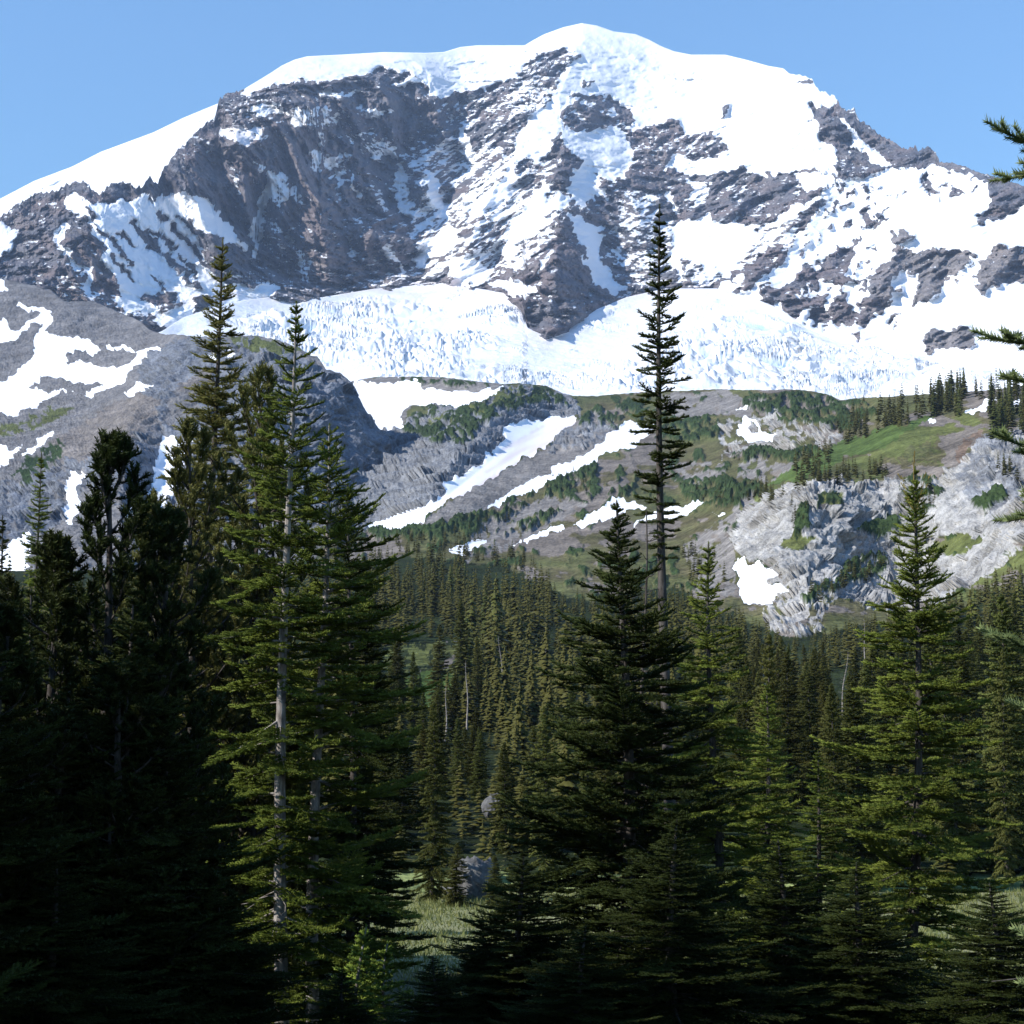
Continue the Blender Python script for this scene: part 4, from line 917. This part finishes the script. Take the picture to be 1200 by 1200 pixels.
for u, Y, vt, rz, w, lb, src, hs in (
    (105, 34.8, 668, .8, 1., 'dark bushy fir between the black pine and the small lit spire', fF, 6), (28, 34.5, 690, 1.9, 1.1, 'dark fir close to the frame edge under the thin ragged fir', fF, 6), (150, 27.4, 700, 2.7, 1., 'dark fir low against the black pine', fF, 6), (85, 26.5, 800, 3.7, 1., 'dark low fir in front of the dark pines', fF, 6), (205, 27.8, 880, 4.4, .9, 'low dark fir before the olive pine', fF, 6), (505, 27, 1120, .3, .6, 'small dark fir beside the brightest young fir', fF, 6), (560, 29, 1080, 1.3, .6, 'small dark fir at the meadow side of the broad dark fir', fF, 6), (405, 28, 1135, 5.3, .5, 'small dark fir at the feet of the pale trunks', fF, 6), (330, 44, 760, 5.9, 1., 'shaded fir behind the pale trunk pair', fF, 6), (150, 45, 780, 4.9, 1.1, 'shaded fir behind the black pine', fF, 6), (50, 47, 760, 2.2, 1.1, 'shaded fir behind the dark bushy pine', fF, 6), (290, 50, 820, 3.1, 1., 'shaded fir at the meadow side behind the bushy pines', fF, 6),
    (40, 54, 740, .2, 1.1, 'shaded fir behind the dark bushy pine, nearest the meadow', fF, 6), (180, 53, 770, 1.4, 1., 'shaded fir at the meadow side behind the black pine', fF, 6),
    (47, 62, 530, .7, .75, 'slim pale green spire rising over the dark pines', None, 0), (8, 52, 605, 1.9, .7, 'thin ragged dark fir at the frame edge before the snow', None, 0),
    (432, 38, 655, 2.0, .9, 'dark slender fir closing the gap side of the pale trunk group', fB, 4), (905, 29, 985, 1.1, .8, 'low dark fir at the foot of the yellow green topped fir', fF, 6), (612, 28, 1000, 2.9, .75, 'low spreading dark fir under the broad dark fir', fF, 6), (800, 27, 960, 4.0, .85, 'shaded fir at the foot of the bare trunk', fF, 6), (1010, 28, 1010, 5.1, .8, 'low dark fir under the yellowed leader fir', fF, 6), (1155, 27, 1035, .4, .75, 'low dark fir below the bluish near branches', fF, 6), (690, 26, 1085, 3.6, .7, 'small black fir in the deepest shade', fF, 6), (250, 28, 1060, 1.7, .7, 'low dark fir in front of the olive pine stems', fF, 6), (60, 24, 1010, 2.5, .8, 'low dark fir in the shade under the dark pines', fF, 6),
    (960, 42, 880, 2.2, .8, 'mid sized fir between the lit fir pair, half shaded', fG, 7), (890, 48, 800, 4.2, .9, 'olive fir standing before the meadow edge', fG, 7)):
    loc, h = stand(u, Y, vt)
    if src is None:
        k = .18 if u > 20 else .14
        tree('fir_tree', fir(20 + u, h, .1, [(0, .06), (1, .25), (3, .55), (8, 1.2), (14, 1.4)], .2, (.14, .28), 5, (35, -15), .3, .3, miss=.2, bark=BARK_DARK, leaf=FIR if u > 20 else FIR_SHADED), loc, lb, rz)
    else:
        hh = {4: stand(410, 37, 570)[1], 6: HF, 7: stand(838, 36, 636)[1]}[hs]
        regrow(src, loc, lb, rz, (w, w, h / hh))
loc, h = stand(462, 31.7, 1105)
fS = tree('fir_tree', fir(11, h, .04, [(0, .05), (.4, .22), (1, .5), (2, .75), (4, .9)], .03, (.1, .16), 5, (45, 5), .1, .2, dead=0, leaf=YOUNG), loc, 'small bright green young fir in a patch of sun')
loc, h2 = stand(425, 31.5, 1085); regrow(fS, loc, 'small green young fir behind the brightest young fir', 1.3, h2 / h)
loc, h2 = stand(250, 30, 1128); regrow(fS, loc, 'young fir in a speck of sun at the foot of the olive pine', 2.6, (1.3, 1.3, h2 / h))
# the near fir whose branches reach in at the frame edge
loc, H = stand(1288, 12.5, -120)
reach = [(px(1288, v - 8, 12.5)[2] - loc[2], az, 12.5 * (1284 - u) / F) for u, v, az in ((1168, 190, 3.2), (1178, 196, 2.7), (1148, 425, 3.1), (1165, 440, 3.5), (1155, 568, 3.2), (1160, 585, 2.8), (1172, 610, 3.5), (1118, 808, 3.15), (1150, 830, 2.8), (1165, 845, 3.6), (1140, 1095, 3.0), (1160, 1120, 3.4), (1135, 1160, 3.2))]
tree('fir_tree', fir(12, H, .1, [(0, .1), (1, .4), (2, .75), (3, .85), (9, .95)], .02, (.29, .3), 5, (10, -2), .1, .16, miss=.3, tmpl=B_FINE, leaf=BLUE, bark=BARK_DARK, r=.05, sp=.12, Lb=.12, lat=.34, boughs=reach, tone0=.2), loc, 'near bluish fir whose branch tips alone reach into the frame')
# unseen trees of the same wood beyond the frame, added to shade this glade
for k, (u, Y, vt, rz, w) in enumerate(((-90, 25, 640, 0., .9), (-190, 25.5, 600, 1., .9), (-70, 23.5, 640, 2., .9), (-300, 24, 560, 3., .9), (-270, 20, 330, 1.2, 1.), (-160, 22, 400, 2.2, 1.), (-200, 24, 420, 3.2, 1.), (-110, 25.8, 470, 5.2, .9), (-60, 53, 700, .5, 1.2), (-140, 55, 680, 1.5, 1.2), (-30, 50, 700, 2.5, 1.2), (-330, 18, 150, 4., 1.2))):
    loc, h = stand(u, Y, vt); regrow(fF, loc, 'unseen dark fir of the wood beyond the dark pines, added for shade', rz, (w, w, h / HF), 'unseen firs added for shade')
# ------------------------------------------------------------------ the forest across the meadow
rs = np.random.RandomState(77)
UG = np.arange(-100, 1301, 10.); VG = np.arange(640, 1060, 1.)
YT = tdepth(*np.meshgrid(UG, VG))                       # rows fall with v
def slope_v(u, Y):
    k = int(np.clip(round((u + 100) / 10), 0, len(UG) - 1))
    return float(np.interp(-Y, -YT[:, k], VG))
F_POLY = [(-100, 668), (392, 668), (425, 640), (440, 652), (520, 650), (600, 660), (650, 690), (700, 700), (790, 690), (830, 720), (870, 722), (925, 745), (1000, 738), (1050, 720), (1110, 705), (1160, 690), (1210, 665), (1300, 640), (1300, 1045), (-100, 1045)]
HOLES = [[(440, 760), (552, 750), (545, 800), (540, 832), (440, 842)], [(585, 655), (680, 650), (760, 690), (690, 712), (640, 700)], [(470, 838), (530, 838), (530, 850), (470, 850)]]
NEAR_TOP = [(-100, 700), (420, 800), (470, 850), (500, 860), (545, 880), (590, 850), (640, 828), (700, 820), (760, 770), (850, 745), (905, 742), (950, 765), (1000, 765), (1060, 725), (1100, 705), (1150, 690), (1300, 670)]
FAR_TOP = [(-100, 640), (420, 626), (500, 624), (600, 632), (650, 662), (700, 690), (800, 680), (850, 700), (940, 738), (1010, 715), (1060, 705), (1100, 690), (1150, 672), (1200, 650), (1300, 620)]
inn = lambda u, v, poly: bool(inside(np.array([float(u)]), np.array([float(v)]), poly)[0])
cells = {}; spots = []
tries = 0
while tries < 9000:
    tries += 1
    Y = 88 + 520 * rs.rand() ** .72; u = rs.uniform(-80, 1280); v = slope_v(u, Y)
    if rs.rand() > .25 + .75 * Y / 600: continue
    if v > 1042 or not inn(u, v, F_POLY): continue
    if any(inn(u, v, h) for h in HOLES): continue
    x = Y * (u - 600) / F
    gap = 2.6 if Y < 200 else 3.1
    ck = (int(x // 3), int(Y // 3))
    if any((x - a) ** 2 + (Y - b) ** 2 < gap ** 2 for i in (-1, 0, 1) for j in (-1, 0, 1) for a, b in cells.get((ck[0] + i, ck[1] + j), ())): continue
    if perlin(np.array([[x / 20., Y / 26., .5]]), 9)[0] < -.16 - .14 * (Y < 200): continue
    h = rs.uniform(5.5, 14) * (1.3 if rs.rand() < .12 else 1) * (1 + .9 * perlin(np.array([[x / 22., Y / 30., 2.5]]), 10)[0])
    lim = float(interp(NEAR_TOP, u)) * max(0, 1 - (Y - 90) / 260) + float(interp(FAR_TOP, u)) * min(1, (Y - 90) / 260) + rs.uniform(0, 45) * rs.rand()
    hmax = (v - lim) * Y / F
    if h > hmax: h = hmax * rs.uniform(.62, 1)
    if h < 2.2: continue
    cells.setdefault(ck, []).append((x, Y)); spots.append((u, v, Y, h))
# conifers up on the ridge and on the ledges of the cliff
RIDGE = [([(425, 660), (545, 655), (545, 700), (425, 712)], 90, 7, 12), ([(1080, 470), (1130, 462), (1135, 490), (1095, 492)], 34, 13, 19), ([(1000, 490), (1075, 470), (1085, 495), (990, 525)], 44, 10, 16), ([(940, 545), (985, 520), (960, 560), (900, 600), (885, 590)], 30, 8, 12), ([(955, 560), (1040, 552), (1040, 566), (960, 572)], 34, 6, 10), ([(1150, 480), (1210, 465), (1210, 510), (1150, 520)], 34, 12, 19), ([(1135, 460), (1210, 455), (1210, 470), (1140, 475)], 16, 10, 15), ([(1060, 575), (1100, 570), (1108, 605), (1060, 618)], 14, 5, 9), ([(850, 529), (960, 528), (955, 539), (860, 541)], 40, 3.5, 5.5), ([(935, 705), (1000, 668), (1040, 655), (1030, 678), (950, 712)], 24, 4, 7), ([(430, 640), (520, 622), (600, 606), (560, 640), (480, 655)], 46, 5, 8), ([(540, 648), (640, 655), (650, 680), (560, 660)], 24, 5, 9), ([(800, 575), (900, 570), (880, 592), (820, 592)], 30, 4, 6), ([(926, 596), (944, 592), (948, 618), (930, 628)], 7, 5, 8), ([(985, 480), (1020, 472), (1010, 500), (980, 510)], 16, 6, 9), ([(640, 560), (700, 547), (690, 575), (645, 580)], 20, 4, 6), ([(800, 650), (850, 640), (860, 690), (810, 700)], 14, 6, 9), ([(1160, 545), (1210, 520), (1210, 560), (1170, 575)], 8, 6, 9)]
ridge = []
for poly, n, h0, h1 in RIDGE:
    a = np.array(poly); k = 0
    while k < n:
        u, v = rs.uniform(a[:, 0].min(), a[:, 0].max()), rs.uniform(a[:, 1].min(), a[:, 1].max())
        if inn(u, v, poly):
            ridge.append((u, v, float(tdepth(u, v)), rs.uniform(h0, h1))); k += 1
PROTO_MID = []
for k, (Rm, el) in enumerate(((1.9, -14), (1.6, -22), (2.3, -8), (1.75, -18))):
    PROTO_MID.append(fir(60 + k, 11., .14, [(0, .1), (1, .45), (3, .9), (6, 1.3), (11, Rm)], .04, (.19, .28), 7, (40, el), .3, .25, sp=.17, r=.10, Lb=.32, miss=.1, tmpl=B_FIR_LITE, leaf=FAR, bark=BARK_DARK, dead=3))
PROTO_FAR = [far_fir(70 + k, 12., Rm, 21, 7) for k, Rm in enumerate((2.1, 1.7, 2.5, 1.9))]
def score(s):
    u, v, Y, h = s
    vis = float(np.interp(u, [-30, 0, 420, 450, 560, 600, 840, 880, 1200, 1225], [0, .1, .15, 1, 1, .5, .5, 1, 1, 0]))
    return vis * h / Y
order = sorted(range(len(spots)), key=lambda i: -score(spots[i]))
solo = order[:190]; rest = order[190:]
r_order = sorted(range(len(ridge)), key=lambda i: -ridge[i][3] / ridge[i][2] * (ridge[i][0] < 1200))
r_solo = r_order[:46]
def where(u, v, Y):
    if v < 600 or (Y > 500 and v < 640): return 'small conifer standing on the ridge among the snow tongues and grassy slope', 'conifers on the ridge'
    if u < 640 and Y > 230: return 'conifer of the shaded forest slope below the snow streaks', 'conifers of the forest slope'
    if u < 640: return 'conifer at the foot of the slope in the gap between the big dark firs', 'conifers in the gap'
    if Y > 230: return 'conifer of the dense stand under the grey cliff', 'conifers under the cliff'
    return 'sunlit conifer at the far edge of the meadow under the grey cliff', 'conifers at the meadow edge'
first = {}
def plant(u, v, Y, h):
    p = px(u, v, Y); mid = Y < 280
    k = rs.randint(4); key = (mid, k); H0 = 11. if mid else 12.
    lb, gr = where(u, v, Y)
    w = (h / H0) ** .7 * rs.uniform(.75, 1.3)
    loc = (float(p[0]), float(p[1]), float(p[2]) - .25); rz = rs.uniform(0, 6.28)
    if key not in first:
        first[key] = tree('fir_tree', (PROTO_MID if mid else PROTO_FAR)[k], loc, lb, rz, (w, w, h / H0), gr)
    else:
        regrow(first[key], loc, lb, rz, (w, w, h / H0), gr)
for u, Y, vt, lb in ((507, 82, 822, 'slim lit fir alone in the gap, its pale trunk showing at the foot'), (640, 92, 826, 'olive lit fir whose top shows past the boughs of the broad dark fir'), (592, 104, 868, 'bushy lit fir above the craggy boulder'), (468, 120, 880, 'small fir at the gap side of the pale trunk group, half hidden'), (690, 95, 850, 'lit fir half hidden by the broad dark fir'), (903, 84, 742, 'tall lit fir at the meadow edge, tallest there before the yellowed leader fir'), (1108, 95, 800, 'lit fir at the meadow edge past the yellowed leader fir'), (1172, 90, 760, 'lit fir at the meadow edge near the frame side'), (560, 150, 850, 'dark pointed fir rising above the craggy boulder in the gap'), (535, 79, 985, 'small lit fir hiding one side of the craggy boulder'), (578, 78, 1000, 'small fir hiding the foot of the craggy boulder'), (975, 88, 800, 'lit fir at the meadow edge just before the yellowed leader fir')):
    p = px(u, vt, Y); zb = float(zg(p[0], Y)) if Y < 90 else float(px(u, slope_v(u, Y), Y)[2]); h = float(p[2]) - zb
    k = rs.randint(4); w = rs.uniform(.6, .8) * (h / 11.) ** .4
    if (True, k) not in first: first[(True, k)] = tree('fir_tree', PROTO_MID[k], (float(p[0]), Y, zb - .1), lb, 0., (w, w, h / 11.))
    else: regrow(first[(True, k)], (float(p[0]), Y, zb - .1), lb, rs.uniform(0, 6), (w, w, h / 11.))
for i in solo: plant(*spots[i])
for i in r_solo: plant(*ridge[i])
# the rest of the wood, a mass nobody could count
VV, FF, TT_, nv = [], [], [], 0
packs = []
for k in range(6):
    t_, c_ = far_fir(80 + k, 12., (2.1, 1.7, 2.4)[k % 3], *((14, 6) if k < 3 else (30, 9)))
    co = np.empty(len(c_.vertices) * 3); c_.vertices.foreach_get('co', co)
    fi = np.empty(len(c_.loops), np.int32); c_.loops.foreach_get('vertex_index', fi)
    tn = np.empty(len(c_.vertices)); c_.attributes['tone'].data.foreach_get('value', tn)
    packs.append((co.reshape(-1, 3), fi.reshape(-1, 3), tn))
young = []
while len(young) < 420:
    Y = rs.uniform(87, 240); u = rs.uniform(-40, 1240); v = slope_v(u, Y)
    if perlin(np.array([[u / 40., Y / 14., .5]]), 15)[0] > -.1: young.append((u, v, Y, rs.uniform(.9, 3.2)))
for (u, v, Y, h) in [spots[i] for i in rest] + [ridge[i] for i in r_order[46:]] + young:
    c, f, tn = packs[rs.randint(3) + 3 * (Y < 260 and h > 4)]
    p = px(u, v, Y); a = rs.uniform(0, 6.28); w = (h / 12.) ** .7 * rs.uniform(.75, 1.35)
    X = np.stack([(c[:, 0] * math.cos(a) - c[:, 1] * math.sin(a)) * w, (c[:, 0] * math.sin(a) + c[:, 1] * math.cos(a)) * w, c[:, 2] * h / 12.], -1) + p - (0, 0, .25)
    VV.append(X); FF.append(f + nv); TT_.append(tn * rs.uniform(.5, 1.25)); nv += len(X)
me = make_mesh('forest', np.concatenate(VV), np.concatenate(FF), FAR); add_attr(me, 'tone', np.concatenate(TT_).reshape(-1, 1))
tag(link('forest', me), kind='stuff')
print('forest', len(spots), 'ridge', len(ridge), 'mass', len(rest))

# ------------------------------------------------------------------ boulders, a snag, meadow grass
stone = N('grey_boulder'); sp_ = stone.obj()
f_ = stone.noise(sp_, 2.2, 6, .65)
stone.put(stone.b.inputs['Base Color'], stone.mix(stone.rng(f_, .3, .7), (.05, .05, .052), (.15, .15, .15)))
stone.b.inputs['Roughness'].default_value = .9; stone.bump(f_, .8, .12)
def boulder(seed, w, d, h, u, Y, vbase, label):
    import bmesh
    bm = bmesh.new(); bmesh.ops.create_icosphere(bm, subdivisions=5, radius=1)
    v = np.array([x.co[:] for x in bm.verts]); f = np.array([[q.index for q in t.verts] for t in bm.faces]); bm.free()
    g = 1 + .30 * blocks(v * 1.3 + seed, seed, .7) + .06 * blocks(v * 4 + seed, seed + 1, .9) + .06 * fbm(v * 3, 3, seed)
    v = v * g[:, None] * (w / 2, d / 2, h * .62)
    p = px(u, vbase, Y)
    o = link('boulder', make_mesh('boulder', v, f, stone.m))
    o.location = (float(p[0]), float(p[1]), float(p[2]) + h * .38)
    return tag(o, label, 'boulder')
boulder(3, 1.9, 1.6, 2.1, 555, 84, 1058, 'grey craggy boulder in the gap at the far edge of the meadow')
boulder(5, 1.8, 1.5, 1.3, 580, 118, 955, 'smaller grey rock among the trees above the craggy boulder')
boulder(8, 1.6, 1.5, .9, 533, 86, 1056, 'low grey rock at the foot of the craggy boulder')
tb = Tubes(); loc, H = stand(753, 32, 598)
zz = np.linspace(0, H, 20); ax = np.stack([.08 * np.sin(zz * .8), .06 * np.cos(zz * .7), zz], -1); tb.add(ax, .07 * (1 - zz / H) + .012, 6)
for k in range(46):
    z = H * (.35 + .63 * rs.rand()); a = rs.uniform(0, 6.28); L = rs.uniform(.12, .5); t = np.linspace(0, 1, 5)
    tb.add(np.stack([np.interp(z, zz, ax[:, 0]) + math.cos(a) * L * t, np.interp(z, zz, ax[:, 1]) + math.sin(a) * L * t, z + L * (.5 * t * t - .2 * t + .05 * np.sin(9 * t + k))], -1), np.linspace(.012, .004, 5), 4)
o = link('dead_tree', tb.mesh('dead_tree', BARK_DARK)); o.location = loc; snag_mesh = tb.mesh('dead_tree', BARK)
dead0 = o
tag(o, 'thin leafless dead fir between the broad dark fir and the tall bare trunk', 'dead tree')
for u, Y, h in ((520, 180, 8), (548, 230, 9), (462, 260, 9), (590, 300, 10), (905, 190, 9), (985, 210, 9), (1085, 240, 10), (1130, 180, 8), (640, 340, 10), (1015, 300, 10)):
    c = dead0.copy(); c.data = dead0.data; S.collection.objects.link(c); p = px(u, slope_v(u, Y), Y); c.location = p; c.rotation_euler = (rs.normal(0, .05), rs.normal(0, .05), rs.uniform(0, 6)); c.scale = (1.6, 1.6, h / H); c.data = snag_mesh
    tag(c, 'pale bare dead trunk standing among the conifers of the valley forest', 'dead tree', 'dead trunks in the valley forest')
n_ = 80000
gy_ = rs.uniform(46, 93, n_); gx_ = rs.uniform(-16, 30, n_); gz_ = zg(gx_, gy_); a_ = rs.uniform(0, 6.28, n_); h_ = rs.uniform(.08, .26, n_) * (.6 + .6 * (perlin(np.stack([gx_ / 2, gy_ / 2, 0 * gx_], -1), 4) > 0)); w_ = rs.uniform(.02, .045, n_)
b0 = np.stack([gx_ - w_ * np.cos(a_), gy_ - w_ * np.sin(a_), gz_ - .02], -1); b1 = np.stack([gx_ + w_ * np.cos(a_), gy_ + w_ * np.sin(a_), gz_ - .02], -1); b2 = np.stack([gx_ + rs.normal(0, .09, n_), gy_ + rs.normal(0, .09, n_), gz_ + h_], -1)
gr = leaf_mat('meadow_grass', (.09, .115, .035), (.225, .225, .085), 0, .3)
me = make_mesh('grass', np.stack([b0, b1, b2], 1).reshape(-1, 3), np.arange(n_ * 3).reshape(-1, 3), gr); add_attr(me, 'tone', np.repeat(rs.rand(n_), 3).reshape(-1, 1))
tag(link('grass', me), kind='stuff')
